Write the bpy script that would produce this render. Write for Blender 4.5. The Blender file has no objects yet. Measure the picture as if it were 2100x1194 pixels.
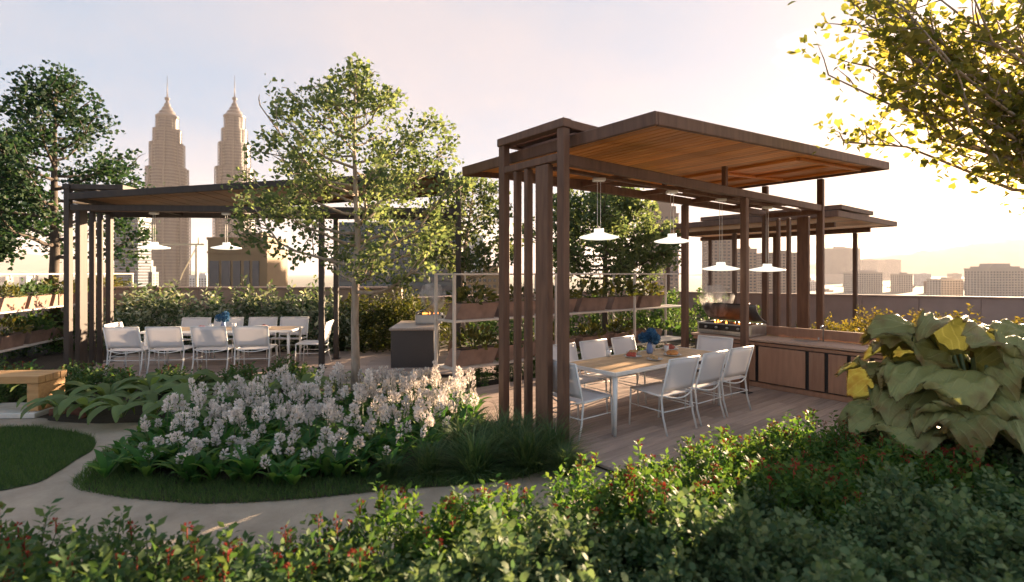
import bpy, math, random
import numpy as np
from math import radians, sin, cos, pi, atan2, sqrt
from mathutils import Vector, Matrix

random.seed(7)
rng = np.random.default_rng(11)
scene = bpy.context.scene
col = scene.collection

# ------------------------------------------------------------------ camera
EYE = 1.9
cam_d = bpy.data.cameras.new('camera')
cam = bpy.data.objects.new('camera', cam_d)
col.objects.link(cam)
cam.location = (0, 0, EYE)
cam.rotation_euler = (radians(90), 0, 0)
cam_d.sensor_width = 36.0
cam_d.lens = 18.17
cam_d.shift_y = -37.0 / 2100.0
cam_d.clip_start = 0.05
cam_d.clip_end = 40000
cam_d.dof.use_dof = True
cam_d.dof.focus_distance = 8.0
cam_d.dof.aperture_fstop = 1.3
scene.camera = cam

# ------------------------------------------------------------------ sun and sky
SUN_AZ = 45.5      # degrees to the right of the view axis (+Y)
SUN_EL = 10.0
sx = sin(radians(SUN_AZ)) * cos(radians(SUN_EL))
sy = cos(radians(SUN_AZ)) * cos(radians(SUN_EL))
sz = sin(radians(SUN_EL))
sun_d = bpy.data.lights.new('sun', 'SUN')
sun_d.energy = 4.2
sun_d.angle = radians(0.6)
sun_d.color = (1.0, 0.72, 0.46)
sun = bpy.data.objects.new('sun', sun_d)
col.objects.link(sun)
sun.rotation_euler = Vector((sx, sy, sz)).to_track_quat('Z', 'Y').to_euler()
sun.location = (60, 60, 30)

world = bpy.data.worlds.new('World')
scene.world = world
world.use_nodes = True
wn = world.node_tree.nodes
wl = world.node_tree.links
wn.clear()
w_out = wn.new('ShaderNodeOutputWorld')
w_bg = wn.new('ShaderNodeBackground')
sky = wn.new('ShaderNodeTexSky')
sky.sky_type = 'NISHITA'
sky.sun_disc = False
sky.sun_elevation = radians(SUN_EL)
sky.sun_rotation = radians(SUN_AZ)
sky.altitude = 40
sky.air_density = 1.0
sky.dust_density = 1.6
sky.ozone_density = 2.5
w_bg.inputs['Strength'].default_value = 0.105
# thin evening cloud: a noise laid on a plane high above the terrace
w_tc = wn.new('ShaderNodeTexCoord')
w_sep = wn.new('ShaderNodeSeparateXYZ')
wl.new(w_tc.outputs['Generated'], w_sep.inputs[0])
w_mx = wn.new('ShaderNodeMath'); w_mx.operation = 'MAXIMUM'
wl.new(w_sep.outputs['Z'], w_mx.inputs[0]); w_mx.inputs[1].default_value = 0.0
w_ad = wn.new('ShaderNodeMath'); w_ad.operation = 'ADD'
wl.new(w_mx.outputs[0], w_ad.inputs[0]); w_ad.inputs[1].default_value = 0.22
w_dx = wn.new('ShaderNodeMath'); w_dx.operation = 'DIVIDE'
w_dy = wn.new('ShaderNodeMath'); w_dy.operation = 'DIVIDE'
wl.new(w_sep.outputs['X'], w_dx.inputs[0]); wl.new(w_ad.outputs[0], w_dx.inputs[1])
wl.new(w_sep.outputs['Y'], w_dy.inputs[0]); wl.new(w_ad.outputs[0], w_dy.inputs[1])
w_cmb = wn.new('ShaderNodeCombineXYZ')
wl.new(w_dx.outputs[0], w_cmb.inputs[0]); wl.new(w_dy.outputs[0], w_cmb.inputs[1])
w_noise = wn.new('ShaderNodeTexNoise')
w_noise.inputs['Scale'].default_value = 1.15
w_noise.inputs['Detail'].default_value = 6.0
w_noise.inputs['Roughness'].default_value = 0.5
w_noise.inputs['Distortion'].default_value = 0.35
wl.new(w_cmb.outputs[0], w_noise.inputs['Vector'])
w_ramp = wn.new('ShaderNodeValToRGB')
w_ramp.color_ramp.elements[0].position = 0.02
w_ramp.color_ramp.elements[0].color = (0, 0, 0, 1)
w_ramp.color_ramp.elements[1].position = 0.34
w_ramp.color_ramp.elements[1].color = (1, 1, 1, 1)
wl.new(w_noise.outputs['Fac'], w_ramp.inputs[0])
w_cf = wn.new('ShaderNodeMath'); w_cf.operation = 'MULTIPLY'
wl.new(w_ramp.outputs[0], w_cf.inputs[0]); w_cf.inputs[1].default_value = 0.985
# the cloud sheet: pale lilac, a little brighter where the clear sky behind it is bright
w_tint = wn.new('ShaderNodeMix'); w_tint.data_type = 'RGBA'
w_tint.inputs[0].default_value = 0.02
w_n2 = wn.new('ShaderNodeTexNoise'); w_n2.inputs['Scale'].default_value = 0.9; w_n2.inputs['Detail'].default_value = 5.0
w_off = wn.new('ShaderNodeVectorMath'); w_off.operation = 'ADD'; w_off.inputs[1].default_value = (1.2, 4.4, 0.6)
wl.new(w_cmb.outputs[0], w_off.inputs[0]); wl.new(w_off.outputs[0], w_n2.inputs['Vector'])
w_cc = wn.new('ShaderNodeMix'); w_cc.data_type = 'RGBA'
w_cc.inputs[6].default_value = (0.44, 0.62, 0.83, 1); w_cc.inputs[7].default_value = (0.80, 0.755, 0.80, 1)
w_mr = wn.new('ShaderNodeMapRange'); w_mr.inputs[1].default_value = 0.35; w_mr.inputs[2].default_value = 0.65
# bluer away from the sun, paler and warmer towards it
w_nrm = wn.new('ShaderNodeVectorMath'); w_nrm.operation = 'NORMALIZE'
wl.new(w_tc.outputs['Generated'], w_nrm.inputs[0])
w_dot = wn.new('ShaderNodeVectorMath'); w_dot.operation = 'DOT_PRODUCT'; w_dot.inputs[1].default_value = (sx, sy, sz)
wl.new(w_nrm.outputs[0], w_dot.inputs[0])
w_dm = wn.new('ShaderNodeMath'); w_dm.operation = 'MULTIPLY_ADD'; w_dm.inputs[1].default_value = 0.34; w_dm.inputs[2].default_value = -0.17
wl.new(w_dot.outputs['Value'], w_dm.inputs[0])
w_da = wn.new('ShaderNodeMath'); w_da.operation = 'ADD'
wl.new(w_dm.outputs[0], w_da.inputs[0]); wl.new(w_n2.outputs['Fac'], w_da.inputs[1])
wl.new(w_da.outputs[0], w_mr.inputs[0]); wl.new(w_mr.outputs[0], w_cc.inputs[0]); wl.new(w_cc.outputs[2], w_tint.inputs[6])
wl.new(sky.outputs[0], w_tint.inputs[7])
w_mix = wn.new('ShaderNodeMix'); w_mix.data_type = 'RGBA'
wl.new(w_cf.outputs[0], w_mix.inputs[0])
wl.new(sky.outputs[0], w_mix.inputs[6])
wl.new(w_tint.outputs[2], w_mix.inputs[7])
# the aureole: sunlight scattered forward by the thin cloud round the sun
w_d0 = wn.new('ShaderNodeMath'); w_d0.operation = 'MAXIMUM'; w_d0.inputs[1].default_value = 0.0
wl.new(w_dot.outputs['Value'], w_d0.inputs[0])
w_sum = w_mix.outputs[2]
for p_, c_ in ((10.0, (0.30, 0.15, 0.06)), (60.0, (1.8, 0.66, 0.15)), (600.0, (9.0, 5.6, 2.4))):
    w_p = wn.new('ShaderNodeMath'); w_p.operation = 'POWER'; w_p.inputs[1].default_value = p_
    wl.new(w_d0.outputs[0], w_p.inputs[0])
    w_sc = wn.new('ShaderNodeVectorMath'); w_sc.operation = 'SCALE'; w_sc.inputs[0].default_value = c_
    wl.new(w_p.outputs[0], w_sc.inputs['Scale'])
    w_add = wn.new('ShaderNodeVectorMath'); w_add.operation = 'ADD'
    wl.new(w_sum, w_add.inputs[0]); wl.new(w_sc.outputs[0], w_add.inputs[1])
    w_sum = w_add.outputs[0]
wl.new(w_sum, w_bg.inputs['Color'])
wl.new(w_bg.outputs[0], w_out.inputs['Surface'])

vs = scene.view_settings
vs.view_transform = 'Standard'
vs.look = 'None'
vs.exposure = 3.0
vs.gamma = 1.0
vs.use_curve_mapping = False
scene.cycles.use_denoising = True
scene.cycles.denoiser = 'OPENIMAGEDENOISE'
scene.cycles.max_bounces = 6
scene.cycles.diffuse_bounces = 3
scene.cycles.glossy_bounces = 2
scene.cycles.transmission_bounces = 4
scene.cycles.volume_bounces = 1
scene.cycles.transparent_max_bounces = 6
scene.cycles.sample_clamp_indirect = 6.0
scene.cycles.caustics_reflective = False
scene.cycles.caustics_refractive = False

# ------------------------------------------------------------------ materials
def new_mat(name):
    m = bpy.data.materials.new(name)
    m.use_nodes = True
    nt = m.node_tree
    b = nt.nodes['Principled BSDF']
    return m, nt, b

def mat(name, a, b=None, rough=0.6, scale=6.0, metal=0.0, bump=0.0, bscale=None, stretch=(1, 1, 1), detail=4.0,
        objrand=0.0, spec=0.5, emit=None):
    """Noise between two colours in object space, with fine relief and a small change from piece to piece."""
    m, nt, bs = new_mat(name)
    n, l = nt.nodes, nt.links
    tc = n.new('ShaderNodeTexCoord')
    mp = n.new('ShaderNodeMapping'); mp.inputs['Scale'].default_value = stretch
    l.new(tc.outputs['Object'], mp.inputs[0])
    no = n.new('ShaderNodeTexNoise'); no.inputs['Scale'].default_value = scale; no.inputs['Detail'].default_value = detail
    l.new(mp.outputs[0], no.inputs['Vector'])
    if objrand:
        oi = n.new('ShaderNodeObjectInfo')
        ad = n.new('ShaderNodeVectorMath'); ad.operation = 'ADD'
        sc_ = n.new('ShaderNodeMath'); sc_.operation = 'MULTIPLY'; sc_.inputs[1].default_value = 37.0
        l.new(oi.outputs['Random'], sc_.inputs[0])
        l.new(mp.outputs[0], ad.inputs[0]); l.new(sc_.outputs[0], ad.inputs[1])
        l.new(ad.outputs[0], no.inputs['Vector'])
    if detail > 6: no.inputs['Roughness'].default_value = 0.72
    b = b or tuple(c * 0.75 for c in a)
    mr = n.new('ShaderNodeMapRange'); mr.inputs[1].default_value = 0.3; mr.inputs[2].default_value = 0.7
    l.new(no.outputs['Fac'], mr.inputs[0])
    mx = n.new('ShaderNodeMix'); mx.data_type = 'RGBA'
    mx.inputs[6].default_value = (*a, 1); mx.inputs[7].default_value = (*b, 1)
    l.new(mr.outputs[0], mx.inputs[0])
    out = mx.outputs[2]
    if objrand:
        hs = n.new('ShaderNodeHueSaturation')
        v = n.new('ShaderNodeMapRange'); v.inputs[3].default_value = 1 - objrand; v.inputs[4].default_value = 1 + objrand
        l.new(oi.outputs['Random'], v.inputs[0]); l.new(v.outputs[0], hs.inputs['Value'])
        l.new(out, hs.inputs['Color']); out = hs.outputs[0]
    l.new(out, bs.inputs['Base Color'])
    bs.inputs['Roughness'].default_value = rough
    bs.inputs['Metallic'].default_value = metal
    bs.inputs['Specular IOR Level'].default_value = spec
    if bump:
        n2 = n.new('ShaderNodeTexNoise'); n2.inputs['Scale'].default_value = bscale or scale * 4; n2.inputs['Detail'].default_value = 3
        l.new(mp.outputs[0], n2.inputs['Vector'])
        bp = n.new('ShaderNodeBump'); bp.inputs['Strength'].default_value = bump; bp.inputs['Distance'].default_value = 0.02
        l.new(n2.outputs['Fac'], bp.inputs['Height']); l.new(bp.outputs[0], bs.inputs['Normal'])
    if emit:
        bs.inputs['Emission Color'].default_value = (*emit[0], 1)
        bs.inputs['Emission Strength'].default_value = emit[1]
    return m

def leaf_mat(name, cols, trans=0.35, rough=0.6, tint=(1.15, 1.1, 0.55), spec=0.22):
    """Leaf: hue changes from leaf to leaf; part of the light comes through."""
    m, nt, bs = new_mat(name)
    n, l = nt.nodes, nt.links
    ge = n.new('ShaderNodeNewGeometry')
    rp = n.new('ShaderNodeValToRGB')
    els = rp.color_ramp.elements
    while len(els) < len(cols):
        els.new(0.5)
    for i, c in enumerate(cols):
        els[i].position = i / max(1, len(cols) - 1); els[i].color = (*c, 1)
    l.new(ge.outputs['Random Per Island'], rp.inputs[0])
    oi = n.new('ShaderNodeObjectInfo')
    v = n.new('ShaderNodeMapRange'); v.inputs[3].default_value = 0.8; v.inputs[4].default_value = 1.25
    hs = n.new('ShaderNodeHueSaturation')
    l.new(oi.outputs['Random'], v.inputs[0]); l.new(v.outputs[0], hs.inputs['Value']); l.new(rp.outputs[0], hs.inputs['Color'])
    l.new(hs.outputs[0], bs.inputs['Base Color'])
    bs.inputs['Roughness'].default_value = rough
    bs.inputs['Specular IOR Level'].default_value = spec
    tr = n.new('ShaderNodeBsdfTranslucent')
    tm = n.new('ShaderNodeMix'); tm.data_type = 'RGBA'; tm.blend_type = 'MULTIPLY'; tm.inputs[0].default_value = 1
    tm.inputs[7].default_value = (*[t * 1.5 for t in tint], 1)
    l.new(hs.outputs[0], tm.inputs[6]); l.new(tm.outputs[2], tr.inputs['Color'])
    ms = n.new('ShaderNodeMixShader'); ms.inputs[0].default_value = trans
    l.new(bs.outputs[0], ms.inputs[1]); l.new(tr.outputs[0], ms.inputs[2])
    l.new(ms.outputs[0], n['Material Output'].inputs['Surface'])
    return m

def fabric_mat(name, c, trans=0.25):
    m, nt, bs = new_mat(name)
    n, l = nt.nodes, nt.links
    bs.inputs['Base Color'].default_value = (*c, 1)
    bs.inputs['Roughness'].default_value = 0.8
    tc = n.new('ShaderNodeTexCoord')
    w1 = n.new('ShaderNodeTexNoise'); w1.inputs['Scale'].default_value = 160
    l.new(tc.outputs['Object'], w1.inputs['Vector'])
    bp = n.new('ShaderNodeBump'); bp.inputs['Strength'].default_value = 0.15; bp.inputs['Distance'].default_value = 0.003
    l.new(w1.outputs['Fac'], bp.inputs['Height']); l.new(bp.outputs[0], bs.inputs['Normal'])
    tr = n.new('ShaderNodeBsdfTranslucent'); tr.inputs['Color'].default_value = (*c, 1)
    ms = n.new('ShaderNodeMixShader'); ms.inputs[0].default_value = trans
    l.new(bs.outputs[0], ms.inputs[1]); l.new(tr.outputs[0], ms.inputs[2])
    l.new(ms.outputs[0], n['Material Output'].inputs['Surface'])
    return m

M = {}
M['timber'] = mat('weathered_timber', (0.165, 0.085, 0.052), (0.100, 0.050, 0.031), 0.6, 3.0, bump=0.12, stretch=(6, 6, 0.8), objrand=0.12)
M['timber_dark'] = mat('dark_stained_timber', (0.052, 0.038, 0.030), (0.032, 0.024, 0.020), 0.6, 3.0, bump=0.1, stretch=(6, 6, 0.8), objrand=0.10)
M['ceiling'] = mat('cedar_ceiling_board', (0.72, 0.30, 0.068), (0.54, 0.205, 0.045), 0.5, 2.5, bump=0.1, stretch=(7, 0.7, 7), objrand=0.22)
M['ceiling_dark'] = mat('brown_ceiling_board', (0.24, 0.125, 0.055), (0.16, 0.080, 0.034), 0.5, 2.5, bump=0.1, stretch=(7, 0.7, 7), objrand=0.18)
M['roof_top'] = mat('roof_sheet', (0.22, 0.17, 0.14), None, 0.6)
M['deck'] = mat('deck_board_wood', (0.46, 0.35, 0.295), (0.33, 0.25, 0.21), 0.6, 2.5, bump=0.15, stretch=(0.8, 9, 9), objrand=0.18)
M['white'] = mat('white_powder_coat', (0.80, 0.79, 0.77), (0.74, 0.73, 0.71), 0.4, 4.0)
M['cream_steel'] = mat('cream_painted_steel', (0.72, 0.66, 0.60), (0.62, 0.56, 0.50), 0.45, 5.0)
M['sling'] = fabric_mat('white_sling_fabric', (0.83, 0.81, 0.82))
M['table_wood'] = mat('pale_teak', (0.62, 0.43, 0.25), (0.50, 0.33, 0.18), 0.45, 3.0, bump=0.06, stretch=(0.8, 8, 8), objrand=0.1)
M['opal'] = mat('opal_lamp_glass', (0.86, 0.85, 0.80), None, 0.35, 2.0, emit=((1.0, 0.92, 0.74), 0.16))
M['bulb'] = mat('lit_bulb', (0.9, 0.85, 0.7), None, 0.4, emit=((1.0, 0.82, 0.52), 4.0))
M['dark_metal'] = mat('dark_metal', (0.05, 0.048, 0.046), (0.03, 0.03, 0.03), 0.4, 5.0, metal=0.6)
M['steel'] = mat('brushed_steel', (0.55, 0.54, 0.52), (0.42, 0.41, 0.40), 0.3, 6.0, metal=0.9, stretch=(1, 12, 1))
M['concrete'] = mat('pebbled_path_concrete', (0.46, 0.375, 0.285), (0.28, 0.225, 0.17), 0.85, 2.2, bump=0.5, bscale=110, detail=12)
M['parapet'] = mat('plastered_parapet', (0.44, 0.31, 0.255), (0.36, 0.25, 0.205), 0.8, 2.0, bump=0.1)
M['soil'] = mat('planting_soil', (0.060, 0.042, 0.028), (0.030, 0.022, 0.015), 0.95, 14.0, bump=0.6, bscale=40)
M['turf_base'] = mat('turf_base', (0.035, 0.060, 0.018), (0.022, 0.040, 0.012), 0.95, 10.0, bump=0.5, bscale=60)
M['trough'] = mat('clay_trough', (0.30, 0.195, 0.150), (0.19, 0.120, 0.092), 0.8, 5.0, bump=0.15, objrand=0.12)
M['stone_dark'] = mat('dark_granite', (0.085, 0.070, 0.066), (0.055, 0.046, 0.044), 0.5, 60.0, bump=0.03)
M['stone_top'] = mat('pale_stone_worktop', (0.46, 0.37, 0.31), (0.36, 0.28, 0.23), 0.4, 25.0)
M['cabinet'] = mat('kitchen_timber', (0.42, 0.235, 0.155), (0.33, 0.175, 0.115), 0.5, 3.0, bump=0.06, stretch=(6, 6, 0.8), objrand=0.10)
M['worktop'] = mat('warm_stone_worktop', (0.50, 0.34, 0.26), (0.42, 0.28, 0.21), 0.45, 30.0)
M['bench'] = mat('bench_oak', (0.52, 0.31, 0.13), (0.40, 0.22, 0.09), 0.5, 3.0, bump=0.06, stretch=(1, 7, 7), objrand=0.1)
M['white_stone'] = mat('white_stone', (0.66, 0.63, 0.57), (0.56, 0.53, 0.48), 0.6, 9.0, bump=0.08)
M['rust'] = mat('rust_red_edging', (0.20, 0.075, 0.042), (0.13, 0.05, 0.03), 0.8, 9.0, bump=0.2)
M['bark'] = mat('tree_bark', (0.45, 0.37, 0.29), (0.26, 0.195, 0.145), 0.85, 9.0, bump=0.5, stretch=(2, 2, 0.5))
M['bark_dark'] = mat('dark_tree_bark', (0.10, 0.078, 0.060), (0.055, 0.042, 0.032), 0.85, 9.0, bump=0.4, stretch=(2, 2, 0.5))
M['stem'] = mat('green_stem', (0.075, 0.11, 0.035), (0.055, 0.075, 0.025), 0.6, 12.0)
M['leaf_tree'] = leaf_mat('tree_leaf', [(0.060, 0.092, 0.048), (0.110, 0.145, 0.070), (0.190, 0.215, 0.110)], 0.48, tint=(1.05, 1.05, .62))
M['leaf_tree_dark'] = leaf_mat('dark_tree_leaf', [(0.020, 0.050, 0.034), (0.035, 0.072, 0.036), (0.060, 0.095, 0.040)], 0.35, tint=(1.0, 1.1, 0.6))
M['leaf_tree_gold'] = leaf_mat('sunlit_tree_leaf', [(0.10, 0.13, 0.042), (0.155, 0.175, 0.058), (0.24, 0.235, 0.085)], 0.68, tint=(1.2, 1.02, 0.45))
M['leaf_flowerbed'] = leaf_mat('lily_leaf', [(0.030, 0.105, 0.032), (0.062, 0.150, 0.038), (0.125, 0.200, 0.050)], 0.42)
M['leaf_hosta'] = leaf_mat('broad_leaf', [(0.090, 0.155, 0.055), (0.140, 0.205, 0.078), (0.205, 0.250, 0.115)], 0.42)
M['leaf_shrub'] = leaf_mat('shrub_leaf', [(0.036, 0.088, 0.032), (0.066, 0.122, 0.042), (0.115, 0.165, 0.058)], 0.36)
M['leaf_shrub_bright'] = leaf_mat('bright_shrub_leaf', [(0.036, 0.100, 0.022), (0.070, 0.140, 0.030), (0.130, 0.185, 0.042)], 0.4)
M['leaf_grey'] = leaf_mat('grey_green_leaf', [(0.055, 0.105, 0.048), (0.095, 0.150, 0.064), (0.165, 0.205, 0.090)], 0.34, tint=(1, 1, 0.7))
M['leaf_white'] = leaf_mat('variegated_leaf', [(0.035, 0.070, 0.030), (0.100, 0.140, 0.085), (0.50, 0.52, 0.45)], 0.3)
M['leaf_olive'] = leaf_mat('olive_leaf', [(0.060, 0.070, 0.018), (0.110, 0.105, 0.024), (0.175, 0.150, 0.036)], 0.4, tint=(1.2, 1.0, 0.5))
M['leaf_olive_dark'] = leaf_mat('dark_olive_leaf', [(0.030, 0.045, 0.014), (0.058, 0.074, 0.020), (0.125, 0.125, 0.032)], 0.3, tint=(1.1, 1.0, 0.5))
M['leaf_succ'] = leaf_mat('succulent_leaf', [(0.040, 0.055, 0.020), (0.085, 0.090, 0.024), (0.170, 0.150, 0.035)], 0.25)
def big_leaf_mat():
    """Giant leaf: pale veins fanning from the stalk, blotches, a dry brown rim."""
    m = leaf_mat('giant_leaf', [(0.190, 0.205, 0.070), (0.225, 0.235, 0.082), (0.265, 0.260, 0.095)], 0.11, 0.5, tint=(.9, .9, 0.62), spec=.35)
    nt = m.node_tree; n, l = nt.nodes, nt.links
    hs = [x for x in n if x.type == 'HUE_SAT'][0]; bs = n['Principled BSDF']
    uv = n.new('ShaderNodeUVMap'); uv.uv_map = 'leaf_uv'
    sp = n.new('ShaderNodeSeparateXYZ'); l.new(uv.outputs[0], sp.inputs[0])
    def mth(op, a_, b_=None):
        q = n.new('ShaderNodeMath'); q.operation = op
        for i, v in enumerate((a_, b_)):
            if v is None: continue
            if isinstance(v, (int, float)): q.inputs[i].default_value = v
            else: l.new(v, q.inputs[i])
        return q.outputs[0]
    tc = n.new('ShaderNodeTexCoord')
    no = n.new('ShaderNodeTexNoise'); no.inputs['Scale'].default_value = 7; no.inputs['Detail'].default_value = 5
    l.new(tc.outputs['Object'], no.inputs['Vector'])
    ax = mth('ABSOLUTE', mth('SUBTRACT', sp.outputs['X'], .5))
    wob = mth('MULTIPLY', no.outputs['Fac'], .02)
    k1 = mth('PINGPONG', mth('ADD', mth('MULTIPLY', mth('ADD', ax, wob), 14.0), mth('MULTIPLY', sp.outputs['Y'], -2.6)), .5)     # side veins
    v1 = mth('POWER', mth('SUBTRACT', 1.0, mth('MULTIPLY', k1, 2.0)), 9.0)
    v0 = mth('LESS_THAN', ax, .010)
    k2 = mth('PINGPONG', mth('ADD', mth('MULTIPLY', sp.outputs['Y'], 34.0), mth('MULTIPLY', no.outputs['Fac'], 3.0)), .5)
    v2 = mth('MULTIPLY', mth('POWER', mth('SUBTRACT', 1.0, mth('MULTIPLY', k2, 2.0)), 6.0), .22)
    ve = mth('MINIMUM', mth('ADD', mth('MAXIMUM', v1, v0), v2), 1.0)
    mx = n.new('ShaderNodeMix'); mx.data_type = 'RGBA'; mx.inputs[7].default_value = (.34, .35, .15, 1)
    l.new(mth('MULTIPLY', ve, .7), mx.inputs[0]); l.new(hs.outputs[0], mx.inputs[6])
    # dry blotches, mostly at the rim
    rim = mth('MAXIMUM', mth('MULTIPLY', ax, 2.0), sp.outputs['Y'])
    bl = n.new('ShaderNodeMapRange'); bl.inputs[1].default_value = 1.32; bl.inputs[2].default_value = 1.62
    l.new(mth('ADD', rim, no.outputs['Fac']), bl.inputs[0])
    m2 = n.new('ShaderNodeMix'); m2.data_type = 'RGBA'; m2.inputs[7].default_value = (.17, .105, .035, 1)
    l.new(bl.outputs[0], m2.inputs[0]); l.new(mx.outputs[2], m2.inputs[6])
    l.new(m2.outputs[2], bs.inputs['Base Color'])
    tm = [x for x in n if x.type == 'MIX' and x.blend_type == 'MULTIPLY'][0]
    l.new(m2.outputs[2], tm.inputs[6])
    bp = n.new('ShaderNodeBump'); bp.inputs['Strength'].default_value = .5; bp.inputs['Distance'].default_value = .015
    l.new(mth('ADD', ve, mth('MULTIPLY', no.outputs['Fac'], .5)), bp.inputs['Height']); l.new(bp.outputs[0], bs.inputs['Normal'])
    return m
M['leaf_big'] = big_leaf_mat()
M['grass_tuft'] = leaf_mat('tuft_blade', [(0.060, 0.120, 0.056), (0.095, 0.160, 0.070), (0.160, 0.210, 0.090)], 0.4)
M['turf'] = leaf_mat('turf_blade', [(0.042, 0.090, 0.028), (0.068, 0.122, 0.038), (0.105, 0.155, 0.052)], 0.3)
M['petal_white'] = leaf_mat('white_petal', [(0.60, 0.54, 0.50), (0.74, 0.69, 0.64), (0.82, 0.78, 0.74)], 0.3, tint=(0.66, 0.62, 0.6))
M['petal_red'] = leaf_mat('red_petal', [(0.20, 0.018, 0.014), (0.27, 0.035, 0.020), (0.33, 0.070, 0.035)], 0.2, tint=(0.7, 0.5, 0.5))
M['petal_blue'] = leaf_mat('blue_petal', [(0.035, 0.115, 0.24), (0.060, 0.17, 0.32), (0.11, 0.25, 0.40)], 0.2, tint=(0.66, 0.66, 0.66))
M['hair'] = leaf_mat('leaf_bristle', [(0.07, 0.05, 0.02), (0.11, 0.08, 0.03)], 0.2)
M['china'] = mat('white_china', (0.82, 0.80, 0.78), None, 0.2)
M['food_red'] = mat('tomato_red_food', (0.45, 0.075, 0.040), (0.30, 0.05, 0.03), 0.5, 30)
M['food_orange'] = mat('orange_food', (0.62, 0.27, 0.06), (0.46, 0.18, 0.05), 0.5, 30)
M['food_tan'] = mat('bread', (0.55, 0.36, 0.18), (0.42, 0.25, 0.11), 0.6, 30)
M['hood'] = mat('smoked_steel', (0.16, 0.15, 0.145), (0.10, 0.09, 0.085), 0.55, 6.0, metal=0.5)
M['char'] = mat('charcoal', (0.02, 0.02, 0.02), (0.04, 0.03, 0.03), 0.9, 30)
M['flame'] = mat('flame', (0.9, 0.3, 0.05), None, 0.5, emit=((1.0, 0.24, 0.035), 1.1))
M['tower_steel'] = mat('tower_steel_cladding', (0.075, 0.066, 0.066), (0.06, 0.052, 0.052), 0.4, 0.02, metal=0.2)
M['tower_glass'] = mat('tower_glass', (0.016, 0.017, 0.022), (0.010, 0.011, 0.015), 0.5, 0.05)
M['tower_rib'] = mat('tower_rib_steel', (0.075, 0.062, 0.058), (0.06, 0.05, 0.047), 0.4, 0.02)
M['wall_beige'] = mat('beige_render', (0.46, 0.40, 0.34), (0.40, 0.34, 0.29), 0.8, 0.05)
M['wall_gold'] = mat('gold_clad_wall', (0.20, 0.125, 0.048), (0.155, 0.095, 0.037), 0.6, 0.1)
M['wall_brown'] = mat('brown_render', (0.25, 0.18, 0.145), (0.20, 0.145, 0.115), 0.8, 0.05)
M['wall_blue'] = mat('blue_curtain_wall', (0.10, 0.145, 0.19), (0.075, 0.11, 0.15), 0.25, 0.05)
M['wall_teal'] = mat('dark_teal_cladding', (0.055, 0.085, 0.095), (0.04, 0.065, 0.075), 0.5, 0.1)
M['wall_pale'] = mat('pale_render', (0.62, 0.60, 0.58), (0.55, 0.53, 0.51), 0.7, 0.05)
M['pane'] = mat('window_pane', (0.05, 0.055, 0.065), (0.035, 0.04, 0.05), 0.15, 0.5)
M['crane'] = mat('crane_paint', (0.50, 0.44, 0.30), None, 0.5)
M['hill'] = mat('hill_forest', (0.050, 0.075, 0.040), (0.075, 0.095, 0.055), 0.95, 0.004)
M['city'] = mat('city_ground', (0.20, 0.19, 0.17), (0.09, 0.11, 0.07), 0.95, 0.006, detail=8)
M['vase'] = mat('blue_glazed_vase', (0.10, 0.16, 0.34), (0.30, 0.36, 0.52), 0.2, 8)

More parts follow.
